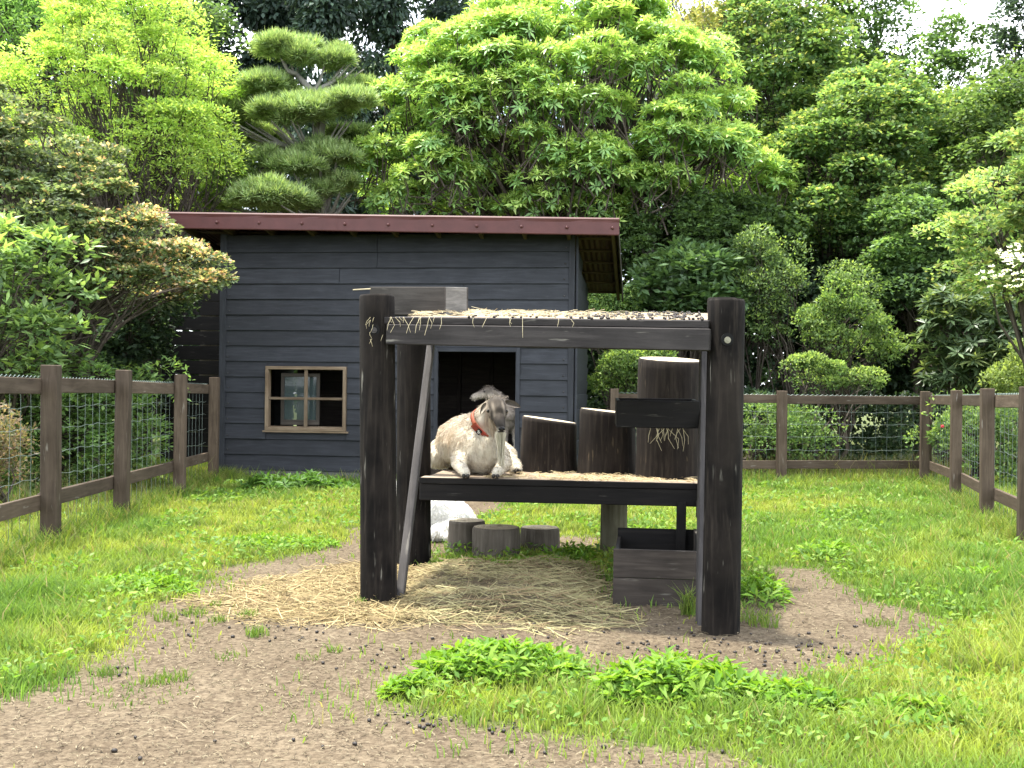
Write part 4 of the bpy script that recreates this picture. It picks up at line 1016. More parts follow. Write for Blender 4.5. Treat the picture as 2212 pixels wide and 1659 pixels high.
# 1 lime green multi-stemmed tree behind the shed's end, 2 mid green one behind it
pad_tree('lime_maple', 'bright lime green multi-stemmed tree behind the shed roof end', [(40, 320), (-30, 250), (-20, 150), (90, 130), (120, 60), (200, 10), (330, -20), (430, 50), (440, 120), (505, 165), (485, 240), (495, 330), (480, 400), (420, 455), (300, 470), (220, 400), (120, 340)],
         18.2, 1.5, 190, .42, .42, 42000, .085, LIME, 41, (-6.3, 18.2), stems=4, r0=.055, wid=.36, barkm=M_BARK, up=.55, sprig=True)
pad_tree('broadleaf_tree', 'fresh mid green tree behind the lime green one at the picture edge', [(-120, -120), (260, -120), (300, 40), (240, 250), (60, 380), (-120, 380)], 21.5, 1.6, 90, .62, .6, 26000, .12, [(0.1190, 0.2430, 0.0495), (0.1530, 0.2880, 0.0550), (0.0850, 0.1800, 0.0385), (0.1870, 0.3240, 0.0660)], 42, (-9.2, 21.6), r0=.14, wid=.42)

pad_tree('broadleaf_tree', 'deep green tree filling the gap behind the lime green tree', [(150, 470), (170, -60), (330, -90), (460, -40), (480, 200), (470, 450)], 23.5, 1.3, 120, .6, .6, 24000, .13, [(.06, .11, .035), (.08, .14, .04), (.045, .085, .03)], 43, (-8.4, 23.6), r0=.12, wid=.5, every=3)
# 3 dark cypresses
def cypress(label, cx, y, wpx, top, bot, seed, nsp=3400):
    g = np.random.default_rng(seed); c = at(cx, bot, y); t_ = plant('cypress_tree', label, 'tree', Vector((c.x, y, 0)), 'dark cypresses behind the garden')
    wd = wpx / FPX * y / 2; zt, zb_ = at(cx, top, y).z, max(at(cx, bot, y).z, .5)
    mb = MB(); mb.tube([(c.x, y, -.2), (c.x, y, zt * .5), (c.x + .1, y, zt * .97)], [.26, .17, .03], 9); mb.build('trunk', M_BARK, t_, True)
    nb = 70; zc = zb_ + (zt - zb_) * g.random(nb) ** .9; th = g.uniform(0, 6.28, nb); rr_ = wd * (1.08 - .45 * (zc - zb_) / (zt - zb_)) * g.uniform(.5, 1.0, nb)
    cen = np.stack([c.x + np.cos(th) * rr_ * .72, y + np.sin(th) * rr_ * .72, zc], 1)
    P_, N, idx = around(g, cen, g.uniform(.38, .72, nb), nsp // nb * 5, .62, .5)
    n = len(P_); ax = unit(N * .7 + np.array([0, 0, -.75]) + g.normal(0, .35, (n, 3))); nr = N + g.normal(0, .4, (n, 3))
    col = pal(g, n, CYPR) * (1 + .25 * g.normal(0, 1, nb))[idx].clip(.5, 1.6)[:, None]
    leaves('crown', P_, ax, nr, .20 * g.uniform(.6, 1.3, n), .085 * g.uniform(.7, 1.3, n), col, M_NEEDLE, t_)
cyp = [(40, 29, 190, -330, 500), (330, 28, 170, -360, 500), (455, 26.5, 150, -330, 500), (575, 27.5, 160, -360, 500), (705, 26, 165, -330, 500), (840, 27.2, 170, -360, 500), (960, 29, 170, -300, 400)]
cyl = ['dark cypress behind the mid green tree at the picture edge', 'dark cypress showing just above the lime green tree', 'dark cypress between the lime green tree and the pine', 'dark cypress standing over the left pads of the pine',
       'dark cypress directly behind the pine top', 'dark cypress between the pine and the big whorled tree', 'dark cypress peeping over the shoulder of the big whorled tree']
for i, (a, b) in enumerate(zip(cyp, cyl)): cypress(b, *a, 60 + i)

# 4 cloud-pruned pine
def pine():
    g = np.random.default_rng(81); y0 = 19.2; blobs_ = []
    pads_ = [(617, 118, 76, 34, 0), (750, 132, 62, 26, .2), (590, 195, 80, 32, -.1), (712, 236, 90, 38, -.5), (770, 197, 55, 22, .4), (523, 255, 58, 34, 0), (610, 255, 62, 30, -.6), (765, 300, 62, 20, .3),
             (708, 340, 66, 28, -.5), (612, 362, 80, 30, -.6), (508, 392, 56, 28, 0), (625, 440, 120, 34, -.8), (728, 410, 50, 26, -.4), (560, 300, 60, 22, .5), (470, 440, 60, 24, .2)]
    b = at(690, 800, y0); b.z = 0; t_ = plant('cloud_pine', 'cloud-pruned pine with needle pads in tiers above the shed roof', 'tree', b)
    mb = MB(); tr = [b + Vector((0, 0, -.2)), b + Vector((.05, 0, 1.5)), at(700, 470, y0), at(682, 330, y0), at(692, 262, y0), at(676, 200, y0), at(640, 160, y0)]
    mb.tube(tr, [.24, .2, .15, .12, .10, .075, .04], 10)
    P_, N = [], []
    for (px, py, rx, ry, dy) in pads_:
        c = at(px, py + ry * .3, y0 + dy); k = y0 / FPX; st = min(tr[2:], key=lambda q: (q - c).length + (2 if q.z > c.z else 0))
        for j in range(6):
            e = c + Vector((g.uniform(-.7, .7) * rx * k, g.uniform(-.7, .7) * rx * k * .8, g.uniform(-.4, .2) * ry * k)); md = st.lerp(e, .55) + Vector((0, 0, -.12))
            mb.tube([st, md, e], [.045, .03, .012], 5, False)
        for sb in range(6):
            fx_, fy_ = g.uniform(-.62, .62), g.uniform(-.45, .35); blobs_.append((px + fx_ * rx, py + fy_ * ry, rx * g.uniform(.32, .55), ry * g.uniform(.5, .85), dy + g.uniform(-.45, .35) * rx * k))
    for (px, py, rx, ry, dy) in blobs_:
        n = int(rx * ry * .16) + 8; d = rdir(g, n); d[:, 2] = np.where(g.random(n) < .8, np.abs(d[:, 2]), d[:, 2] * .4)
        r = g.uniform(.7, 1.12, (n, 1)); q = np.array(at(px, py, y0 + dy)) + d * r * np.array([rx * k, rx * k * .85, ry * k]) * (1 + .12 * np.sin(5 * d[:, :1] + 3 * d[:, 1:2]))
        P_.append(q); N.append(unit(d * np.array([.6, .6, .4]) + np.array([0, 0, .75])))
    mb.build('trunk', M_GREYBARK, t_, True)
    P_ = np.concatenate(P_); N = np.concatenate(N); nl = 20
    pos, ax, nr, L, idx = whorl_leaves(g, P_, N, nl, .19, (.0, 1.35))
    col = pal(g, len(pos), [(0.1628, 0.2468, 0.0710), (0.2198, 0.3064, 0.0977), (0.1140, 0.1787, 0.0533), (0.2686, 0.3319, 0.1243)]) * g.uniform(.75, 1.25, len(P_))[idx][:, None]
    leaves('crown', pos, ax, nr, L, np.full(len(pos), .015), col, M_NEEDLE, t_, 0)
pine()

# 5 the big whorled evergreen behind the shed
def whorl_tree(name, label, poly, y, depth, nclump, cr, flat, per, L, wid, nl, cols, young, seed, base, cat='tree', r0=.12, mat=M_GLOSS, stems=1, spread=(-.5, .45), barkm=M_BARK, group=None, pyoung=.5, front=.7, fork=.45, sticks=0):
    g = np.random.default_rng(seed); pw = polyworld(poly, y); cen = inflate(g, pw, y, depth, nclump, front, cr * .3); rad = cr * g.uniform(.7, 1.25, nclump)
    t_ = plant(name, label, cat, Vector((base[0], base[1], 0)), group)
    limbs('trunk', (base[0], base[1], 0), (base[0] + (cen[:, 0].mean() - base[0]) * .4, base[1], max(.4, cen[:, 2].mean() * fork)), cen, r0, barkm, t_, g, stems)
    P_, N, idx = around(g, cen, rad, per, flat, .75, .7)
    if sticks:
        mb = MB()
        for i in g.choice(len(P_), sticks):
            q = Vector(P_[i]); c = Vector(cen[idx[i]]) - Vector((0, 0, .55)); mb.tube([c + Vector(g.normal(0, .15, 3)), c.lerp(q, .55) + Vector(g.normal(0, .06, 3)), q], [.014, .010, .006], 4, False)
        mb.build('twigs', barkm, t_)
    axes = unit(N * .55 + np.array([0, 0, .8]) + g.normal(0, .22, N.shape))
    pos, ax, nr, LL, j = whorl_leaves(g, P_, axes, nl, L, spread)
    col = pal(g, len(pos), cols) * (1 + .16 * g.normal(0, 1, len(P_)))[j].clip(.6, 1.4)[:, None]
    yk = (g.random(len(P_)) < pyoung * np.clip(.35 + N[:, 2], 0, 1))
    sel = yk[j] & (g.random(len(pos)) < .75); col[sel] = pal(g, int(sel.sum()), young)
    leaves('crown', pos, ax, nr, LL, LL * wid * g.uniform(.85, 1.15, len(pos)), col, mat, t_, .10, .06)
    p2 = P_[yk]; pos, ax, nr, LL, j = whorl_leaves(g, p2 + np.array([0, 0, .01]), axes[yk], 4, L * .6, (.6, 1.3))
    leaves('young_shoots', pos, ax, nr, LL, LL * wid, pal(g, len(pos), young), M_LEAF, t_, .1)
    return t_
BIG = [(790, 470), (768, 400), (790, 330), (840, 290), (800, 235), (870, 190), (880, 120), (930, 75), (1030, 45), (1120, 30), (1200, 0), (1310, -5), (1400, 30), (1440, 75), (1520, 120), (1590, 200), (1580, 270), (1640, 310), (1685, 390), (1650, 460), (1580, 500), (1500, 480), (1430, 530), (1340, 540), (1100, 520)]
whorl_tree('whorled_evergreen', 'big domed evergreen with whorled leaves and yellow green shoots behind the shed', BIG, 20.2, 2.2, 240, .52, .5, 46, .155, .30, 8,
           [(0.1400, 0.2640, 0.0720), (0.1800, 0.3190, 0.0780), (0.1100, 0.2200, 0.0600), (0.2200, 0.3740, 0.0840)], [(.29, .41, .075), (.25, .37, .07), (.34, .44, .09)], 91, (at(1230, 700, 20.6).x, 20.6), r0=.16, stems=3, pyoung=1.0, front=.75, sticks=900, fork=.5)
# 6 bare-limbed tan tree above it and the grey snag
pad_tree('tan_leaved_tree', 'open tree with thin tan green leaves and bare limbs above the big evergreen', [(1380, -60), (1800, -80), (1760, 30), (1660, 70), (1560, 110), (1470, 80), (1030, 60), (1080, 20)], 24.0, 1.3, 60, .55, .4, 8500, .13, [(.24, .26, .08), (.32, .31, .12), (.18, .22, .06), (.30, .24, .09)], 92, (at(1560, 800, 24).x, 24.0), r0=.13, fork=.8, barkm=M_GREYBARK)
sg = at(1405, 560, 19.1); sg.z = 0
log('tree_snag', sg + Vector((0, 0, -.2)), Vector((sg.x - .05, sg.y, at(1405, 440, 19.1).z)), .14, .11, M_GREYBARK, None, 18, 10, .05, None, M_POSTEND, 93)
tag(bpy.data.objects['tree_snag'], 'pale grey bare tree trunk rising beside the roof corner', 'tree')

# 7 maples on the far side of the paddock
GRM = 'maples behind the paddock'
MT_ = [((.22, .29, .05), (.27, .29, .07)), .3]
pad_tree('maple_tree', 'green maple rising beside the big evergreen with yellow shoot tips', [(1540, 130), (1560, 40), (1660, -20), (1780, 20), (1800, 150), (1790, 330), (1760, 480), (1640, 480), (1580, 300)], 23, 1.7, 125, .55, .4, 30000, .10, MAPLE, 101, (at(1690, 800, 23).x, 23), group=GRM, tips=MT_, wid=.75, fork=.65, every=2, sprig=True)
pad_tree('maple_tree', 'layered green maple in the middle of the maple row', [(1600, 420), (1640, 330), (1740, 260), (1760, 200), (1850, 165), (1920, 190), (1985, 260), (2000, 340), (1960, 400), (1930, 440), (1880, 540), (1740, 560), (1640, 520)], 20.5, 1.7, 145, .5, .38, 36000, .09, MAPLE, 102, (at(1790, 800, 20.5).x, 20.5), group=GRM, tips=MT_, wid=.75, fork=.65, every=2, sprig=True)
pad_tree('maple_tree', 'tall maple with sparse tops against the patch of sky', [(1770, -60), (1890, -80), (1915, 40), (1960, 95), (2010, 60), (2060, 90), (2110, 70), (2130, 190), (2090, 300), (1960, 280), (1850, 230), (1770, 140)], 25, 1.7, 85, .55, .45, 17000, .11, [(0.0540, 0.1148, 0.0308), (0.0720, 0.1394, 0.0330), (0.0396, 0.0820, 0.0220), (0.0936, 0.1640, 0.0385)], 103, (at(1950, 800, 25).x, 25), group=GRM, wid=.6, fork=.6, every=2, sprig=True)
pad_tree('maple_tree', 'dark green maple at the picture edge above the dogwood', [(2040, 330), (2060, 220), (2130, 150), (2230, 170), (2300, 300), (2280, 560), (2150, 560), (2050, 480)], 19.5, 1.5, 95, .5, .42, 22000, .09, [(0.0540, 0.1025, 0.0242), (0.0720, 0.1230, 0.0308), (0.0396, 0.0738, 0.0198), (0.1008, 0.1476, 0.0330)], 104, (at(2170, 800, 19.5).x, 19.5), group=GRM, wid=.7, fork=.65, every=2, sprig=True)
pad_tree('maple_tree', 'low shaded maple spreading under the others behind the clipped azaleas', [(1500, 560), (1560, 480), (1700, 500), (1780, 540), (1900, 520), (1990, 560), (1960, 690), (1850, 640), (1720, 640), (1600, 640)], 21.5, 1.4, 80, .5, .34, 18000, .09, DARKG, 105, (at(1760, 800, 21.5).x, 21.5), group=GRM, wid=.75, fork=.6)  # darker palette than the other maples: canopy shade put into the leaf colour
pad_tree('maple_tree', 'maple with pale layers between the dogwood and the middle maple', [(1840, 560), (1870, 470), (1950, 410), (2060, 400), (2110, 470), (2080, 580), (1980, 640), (1880, 620)], 18.6, 1.2, 80, .42, .36, 16000, .085, MAPLE, 107, (at(1985, 800, 18.6).x, 18.6), group=GRM, wid=.7, fork=.6, every=2, sprig=True)
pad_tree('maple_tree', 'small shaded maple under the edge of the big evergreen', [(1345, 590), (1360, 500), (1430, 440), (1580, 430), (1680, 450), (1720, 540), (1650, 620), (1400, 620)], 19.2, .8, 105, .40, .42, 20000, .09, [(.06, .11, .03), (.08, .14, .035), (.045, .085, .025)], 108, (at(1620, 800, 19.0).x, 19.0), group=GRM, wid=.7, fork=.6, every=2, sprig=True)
pad_tree('conifer_tree', 'dark conifer just showing at the upper picture edge', [(2180, -120), (2330, -120), (2330, 240), (2230, 260), (2185, 120)], 22, .9, 40, .42, .8, 9000, .13, CYPR, 106, (at(2250, 800, 22).x, 22), mat=M_NEEDLE, wid=.4)

pad_tree('maple_tree', 'green maple filling between the tall maple and the edge maple', [(1930, 330), (1960, 250), (2040, 210), (2110, 240), (2130, 340), (2080, 440), (1960, 430)], 22.5, 1.3, 80, .5, .42, 17000, .10, MAPLE, 171, (at(2030, 800, 22.5).x, 22.5), group=GRM, tips=MT_, wid=.7, fork=.65, every=2, sprig=True)
pad_tree('maple_tree', 'green maple behind the gap between evergreen and middle maple', [(1580, 420), (1600, 300), (1700, 240), (1800, 260), (1830, 400), (1800, 540), (1620, 540)], 24.5, 1.3, 90, .55, .45, 19000, .11, MAPLE, 172, (at(1700, 800, 24.5).x, 24.5), group=GRM, wid=.7, fork=.65, every=2, sprig=True)
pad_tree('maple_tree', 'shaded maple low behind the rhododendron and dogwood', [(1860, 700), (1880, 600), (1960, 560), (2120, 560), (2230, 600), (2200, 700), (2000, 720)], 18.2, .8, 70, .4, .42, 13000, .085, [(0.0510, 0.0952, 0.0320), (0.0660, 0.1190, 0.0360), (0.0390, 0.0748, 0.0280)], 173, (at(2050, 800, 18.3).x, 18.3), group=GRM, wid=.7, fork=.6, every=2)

# 8 kousa dogwood with white bracts
def dogwood():
    poly = [(2000, 490), (2030, 455), (2090, 440), (2110, 330), (2180, 260), (2300, 240), (2340, 640), (2200, 650), (2120, 640), (2075, 610), (2095, 565), (2020, 535)]
    t_ = pad_tree('kousa_dogwood', 'dogwood with white bracts hanging into view over the fence', poly, 13.2, .95, 80, .28, .42, 14000, .085, [(0.1200, 0.2016, 0.0540), (0.1600, 0.2520, 0.0630), (0.0880, 0.1512, 0.0405), (0.2240, 0.2268, 0.0720)], 111, (6.6, 13.4), r0=.05, wid=.5, fork=.7, every=3)
    g = np.random.default_rng(112); pw = polyworld([(2060, 610), (2100, 560), (2190, 510), (2300, 480), (2300, 640), (2190, 640), (2110, 640)], 13.0)
    c = inflate(g, pw, 12.35, .4, 230, .85); k = np.repeat(np.arange(230), 4); th = np.tile(np.arange(4) * 1.5708, 230) + np.repeat(g.uniform(0, 1.5, 230), 4)
    ax = np.stack([np.cos(th), np.sin(th) * .8, .15 - .5 * np.sin(th)], 1) + np.repeat(g.normal(0, .35, (230, 3)), 4, 0); nr = np.tile(np.array([0, -.7, .8]), (920, 1))
    leaves('bracts', c[k], ax, nr, np.full(920, .047), np.full(920, .034), np.tile(np.array([.78, .78, .68]), (920, 1)), M_LEAF, t_, .03)
dogwood()

# 9 rhododendron, its nearest whorls as separate pieces
whorl_tree('rhododendron_bush', 'large-leaved dark rhododendron behind the fence corner', [(1950, 700), (1960, 660), (2040, 630), (2160, 640), (2260, 680), (2260, 840), (2150, 860), (2040, 860), (1990, 830), (1965, 770)], 16.4, .95, 62, .30, .7, 12, .20, .27, 9,
           [(0.0488, 0.0840, 0.0315), (0.0638, 0.1040, 0.0405), (0.0360, 0.0656, 0.0252), (0.0750, 0.1160, 0.0450)], [(.14, .19, .05), (.17, .21, .06)], 121, (at(2110, 900, 16.6).x, 16.6), 'shrub', .06, M_GLOSS, 4, (-.35, .5), pyoung=.25, front=.85, fork=.35)
# 10 clipped azaleas and other shrubs
def clipped(name, label, poly, y, depth, n, L, cols, seed, w=None, tips=None, thick=.16, group='clipped azaleas behind the fence', lump=.10, wid=.5, mat=M_LEAF, cat='shrub'):
    """clipped shrub: leaves in a lumpy skin over a twiggy inside"""
    g = np.random.default_rng(seed); pw = polyworld(poly, y); cen = inflate(g, pw, y, depth, max(14, n // 260), .75, thick * .4)
    b = Vector((float(cen[:, 0].mean()), y + .1, 0)); t_ = plant(name, label, cat, b, group)
    st_ = limbs('stems', b, (b.x, b.y, max(.2, cen[:, 2].min() * .6)), cen[:40], .035, M_BARK, t_, g, 3, .006); tag(st_, kind='stuff')
    P_, N, idx = around(g, cen, thick * 1.6 * np.exp(g.normal(-.1, .38, len(cen))).clip(.4, 1.9), n // len(cen), .8, .6, .6)
    m_ = len(P_); ax = rdir(g, m_) + N * .7 + np.array([0, 0, .25]); nr = N + g.normal(0, .5, (m_, 3)) + np.array([0, 0, .4])
    col = pal(g, m_, cols, w) * (1 + .18 * g.normal(0, 1, len(cen)))[idx].clip(.6, 1.4)[:, None]
    if tips is not None:
        tp = g.random(m_) < tips[1] * np.clip(N[:, 2] + .3, 0, 1); col[tp] = pal(g, int(tp.sum()), tips[0])
    leaves('crown', P_, ax, nr, L * g.uniform(.7, 1.3, m_), L * wid * g.uniform(.8, 1.2, m_), col, mat, t_)
    return t_
YT = [((.17, .26, .045), (.21, .29, .05)), .4]
clipped('clipped_azalea', 'rounded clipped azalea behind the back fence', [(1710, 650), (1750, 600), (1800, 588), (1850, 600), (1900, 650), (1935, 720), (1930, 770), (1850, 790), (1780, 770), (1720, 720)], 17.0, .75, 9000, .06, AZAL, 131, tips=YT)
clipped('clipped_azalea', 'flat-topped sloping azalea just above the back fence rail', [(1690, 795), (1720, 765), (1790, 780), (1860, 805), (1910, 822), (1890, 845), (1800, 845), (1720, 835)], 15.9, .5, 6500, .05, AZAL, 132, tips=[((.19, .28, .05), (.23, .30, .06)), .7], thick=.09)
clipped('clipped_azalea', 'tall clipped azalea column behind the stand post', [(1570, 560), (1600, 510), (1660, 500), (1700, 540), (1720, 610), (1690, 700), (1690, 770), (1600, 770), (1580, 680)], 18.0, .6, 9000, .06, [(0.0540, 0.1025, 0.0264), (0.0792, 0.1353, 0.0330), (0.0396, 0.0738, 0.0220), (0.1080, 0.1558, 0.0495)], 133, tips=YT)
clipped('clipped_azalea', 'green azalea between the shed corner and the stumps', [(1260, 780), (1290, 750), (1360, 740), (1430, 760), (1430, 870), (1330, 870), (1255, 860)], 17.4, .6, 7500, .06, AZAL, 134, tips=YT)
clipped('clipped_azalea', 'small shrub below the roof corner of the shed', [(1258, 640), (1300, 622), (1370, 640), (1400, 700), (1370, 750), (1258, 750)], 18.4, .6, 6500, .06, MIDG, 135, tips=YT)
clipped('clipped_azalea', 'low shrub seen through the back fence wires', [(1600, 900), (1640, 870), (1720, 880), (1790, 930), (1770, 975), (1600, 975)], 15.6, .45, 4500, .06, MIDG, 136)
clipped('clipped_azalea', 'spreading shrub with one red flower behind the side fence', [(1990, 960), (2030, 890), (2120, 865), (2260, 850), (2300, 1010), (2150, 1040), (2010, 1020)], 14.2, .6, 8500, .06, MIDG, 137, tips=YT)
clipped('clipped_azalea', 'yellow green shrub under the dogwood at the picture edge', [(2140, 830), (2150, 760), (2210, 730), (2300, 740), (2300, 860), (2160, 870)], 15.0, .5, 5000, .06, [(.17, .23, .05), (.22, .28, .06), (.12, .17, .035)], 138)
rf = at(2035, 921, 13.55); mbf = MB()
for k in range(5):
    a = k * 1.2566; c_ = rf + Vector((math.cos(a) * .012, -.004, math.sin(a) * .012)); mbf.tube([rf, c_ + Vector((0, -.008, 0)), c_ + Vector((math.cos(a) * .012, 0, math.sin(a) * .012))], [.002, .010, .004], 6)
tag(mbf.build('azalea_flower', plain('red_petal', (.6, .03, .06), .5)), 'single red flower on the shrub behind the side fence', 'flower')
pad_tree('broadleaf_shrub', 'drooping green broadleaf shrub between the roof corner and the tall azalea', [(1370, 640), (1380, 570), (1440, 540), (1540, 545), (1600, 590), (1640, 660), (1580, 710), (1380, 710)], 18.3, .8, 64, .34, .55, 5600, .19, [(.050, .100, .032), (.068, .13, .038), (.04, .08, .028), (.09, .155, .045)], 141, (at(1480, 800, 18.6).x, 18.6), mat=M_GLOSS, wid=.42, r0=.05, cat='shrub', fork=.5)

# 11 left of the paddock
REDT = [((.33, .16, .08), (.40, .26, .14), (.45, .36, .22), (.42, .38, .17), (.38, .20, .11)), .55, -4.9]
ENK = [(0.0858, 0.1258, 0.0525), (0.1122, 0.1564, 0.0638), (0.0660, 0.1020, 0.0450), (0.1650, 0.1904, 0.0975)]
pad_tree('red_tipped_shrub', 'spreading layered shrub with copper red tips hanging across the shed end', [(-60, 260), (0, 190), (60, 215), (130, 260), (225, 300), (235, 370), (330, 405), (352, 460), (390, 515), (490, 562), (480, 600), (400, 640), (330, 690), (240, 650), (120, 640), (-60, 620)],
         12.2, .95, 150, .27, .36, 38000, .062, ENK, 151, (-5.1, 12.4), stems=3, r0=.05, wid=.62, tips=REDT, cat='shrub', fork=.55)
pad_tree('laurel_shrub', 'glossy big-leaved laurel at the left edge behind the fence', [(-60, 500), (50, 480), (150, 500), (185, 560), (160, 660), (180, 760), (140, 820), (-60, 830)], 10.9, .6, 62, .23, .7, 3400, .135, [(0.0726, 0.1330, 0.0400), (0.0990, 0.1680, 0.0480), (0.0528, 0.1015, 0.0320), (0.1452, 0.2240, 0.0560)], 152, (-5.6, 11.0), mat=M_GLOSS, wid=.36, r0=.04, stems=3, cat='shrub', tips=[((.22, .33, .06),), .5])
pad_tree('hedge_shrub', 'mid green leafy hedge shrub filling the fence bays', [(-60, 790), (60, 765), (140, 790), (250, 790), (345, 815), (350, 1000), (250, 1040), (-60, 1080)], 11.8, .6, 95, .25, .8, 12500, .085, [(0.0858, 0.1610, 0.0360), (0.1122, 0.1960, 0.0400), (0.0594, 0.1190, 0.0280), (0.1518, 0.2380, 0.0560)], 153, (-5.3, 11.9), mat=M_LEAF, wid=.42, r0=.03, stems=4, cat='shrub')
pad_tree('shaded_shrub', 'dark leafy shrub in shade between the fence and the slat screen', [(190, 690), (280, 640), (400, 620), (450, 650), (340, 690), (320, 800), (230, 850), (180, 780)], 14.2, .45, 52, .3, .5, 7500, .09, DARKG, 154, (-5.4, 14.2), wid=.55, r0=.05, stems=2, cat='shrub')
clipped('russet_bush', 'rounded russet tipped clipped bush at the left edge behind the wires', [(-60, 930), (-10, 890), (22, 910), (38, 970), (34, 1035), (0, 1060), (-60, 1060)], 9.2, .45, 6500, .04, [(0.0975, 0.0825, 0.0450), (0.1350, 0.0975, 0.0562), (0.0750, 0.0900, 0.0338), (0.1950, 0.1200, 0.0750)], 155, group=None)

# 12 what closes the view: woodland and undergrowth nobody could count
def mass(name, label, poly, y, depth, ncl, cr, n, L, cols, seed, mat=M_LEAF):
    g = np.random.default_rng(seed); pw = polyworld(poly, y); cen = inflate(g, pw, y, depth, ncl, .6); P_, N, idx = around(g, cen, cr * g.uniform(.6, 1.3, ncl), n // ncl, .6, .5)
    m_ = len(P_); ax = rdir(g, m_) + N * .4; nr = N + g.normal(0, .6, (m_, 3)) + np.array([0, 0, .5])
    col = pal(g, m_, cols) * (1 + .25 * g.normal(0, 1, ncl))[idx].clip(.5, 1.6)[:, None]
    o = leaves(name, P_, ax, nr, L * g.uniform(.7, 1.3, m_), L * .6 * g.uniform(.8, 1.2, m_), col, mat, None); tag(o, label, 'woodland', kind='stuff'); return o
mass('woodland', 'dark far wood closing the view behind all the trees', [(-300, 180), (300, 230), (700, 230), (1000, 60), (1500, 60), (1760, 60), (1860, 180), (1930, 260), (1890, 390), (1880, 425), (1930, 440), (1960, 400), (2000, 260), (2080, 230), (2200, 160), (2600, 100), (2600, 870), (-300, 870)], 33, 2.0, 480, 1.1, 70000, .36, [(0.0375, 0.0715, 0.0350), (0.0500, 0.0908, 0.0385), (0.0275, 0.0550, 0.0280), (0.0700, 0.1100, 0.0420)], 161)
mass('undergrowth', 'deep shaded undergrowth behind the back fence', [(1200, 640), (1500, 600), (2000, 600), (2500, 560), (2500, 880), (1200, 880)], 19.8, 1.0, 330, .48, 60000, .13, DARKG, 162)  # dark backdrop: the shade under the canopy is put into the leaf colour
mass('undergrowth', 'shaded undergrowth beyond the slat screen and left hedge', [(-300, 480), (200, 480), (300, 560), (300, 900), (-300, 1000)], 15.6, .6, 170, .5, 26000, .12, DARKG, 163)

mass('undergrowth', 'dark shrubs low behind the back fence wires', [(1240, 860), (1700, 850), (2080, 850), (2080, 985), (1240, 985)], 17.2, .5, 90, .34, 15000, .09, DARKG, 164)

# ------------------------------------------------------------------ grass, weeds, hay, litter
def in_shed(x, y):
    q = np.stack([x, y], 1) - np.array(C0); u = q @ np.array(EU); d = q @ np.array(EN)
    return (u > -.12) & (u < WID + .1) & (d > -.08) & (d < DEP + .1)
def blades(name, x, y, H, W, col, g, mat=M_GRASS, lean=.5, parent=None, z=None):
    n = len(x); zz_ = ground_z(x, y) if z is None else z
    th = g.uniform(0, 6.283, n); ln = np.abs(g.normal(lean, .3, n)); dx, dy = np.cos(th), np.sin(th)
    b = np.stack([x, y, zz_ - .004], 1); ax = np.stack([dx * ln * .35, dy * ln * .35, np.ones(n)], 1); m_ = b + ax * (H * .55)[:, None]
    tip = m_ + unit(np.stack([dx * (ln + .25), dy * (ln + .25), np.full(n, .75)], 1)) * (H * .55)[:, None]
    f2 = g.uniform(0, 6.283, n); sd_ = np.stack([np.cos(f2), np.sin(f2), 0 * f2], 1) * (W / 2)[:, None]
    vs = np.stack([b - sd_, b + sd_, m_ + sd_ * .8, m_ - sd_ * .8, tip], 1).reshape(-1, 3); k = np.arange(n) * 5
    fs = np.concatenate([np.stack([k, k + 1, k + 2], 1), np.stack([k, k + 2, k + 3], 1), np.stack([k + 3, k + 2, k + 4], 1)])
    return obj(name, np_mesh(name, vs, fs, np.repeat(np.clip(col, 0, .9), 5, 0)), mat, parent)
g = np.random.default_rng(201)
N0 = 430000
yy = (g.random(N0) * (17.2 ** .75 - 2.9 ** .75) + 2.9 ** .75) ** (1 / .75)
xx = g.uniform(-1, 1, N0) * (.53 * yy + .35)
so = soil_at(xx, yy)
edge = np.where(g.random(N0) < .16, np.abs(g.normal(0, .22, N0)), g.normal(0, .06, N0))
keep = (so < -.02 + edge) & ~in_shed(xx, yy)
xx, yy, so = xx[keep], yy[keep], so[keep]; n = len(xx)
pn = fbm(xx + 3, yy, .8); pn2 = fbm(xx + 31, yy + 7, 2.6); pn3 = vnoise(xx, yy, 7)
yel = np.clip((pn - .42) * 4 + .25 * (yy - 5) / 5, 0, 1); fencey = np.clip((np.abs(xx) - (.30 * yy + .2)) / .6, 0, 1) + np.clip((yy - 13) / 1.2, 0, 1)
H = (.025 + .032 * pn2) * g.uniform(.6, 1.5, n) * (.75 + .5 * np.clip(-so / .35, 0, 1)) * (1 + .5 * np.clip(fencey, 0, 1)) * (1 + .6 * (pn3 > .62))
W = .0030 + .00085 * yy * g.uniform(.7, 1.3, n)
col = mixv(np.tile(np.array([.18, .30, .06]), (n, 1)), np.array([.36, .42, .09]), yel)
col = mixv(col, np.array([.11, .205, .05]), np.clip((pn3 - .6) * 3, 0, .5)); dry = g.random(n) < .06; col[dry] = np.array([.38, .32, .15])
col *= g.uniform(.7, 1.3, n)[:, None]
tag(blades('grass', xx, yy, H, W, col, g), 'bright green grass covering the paddock floor', 'grass', kind='stuff')
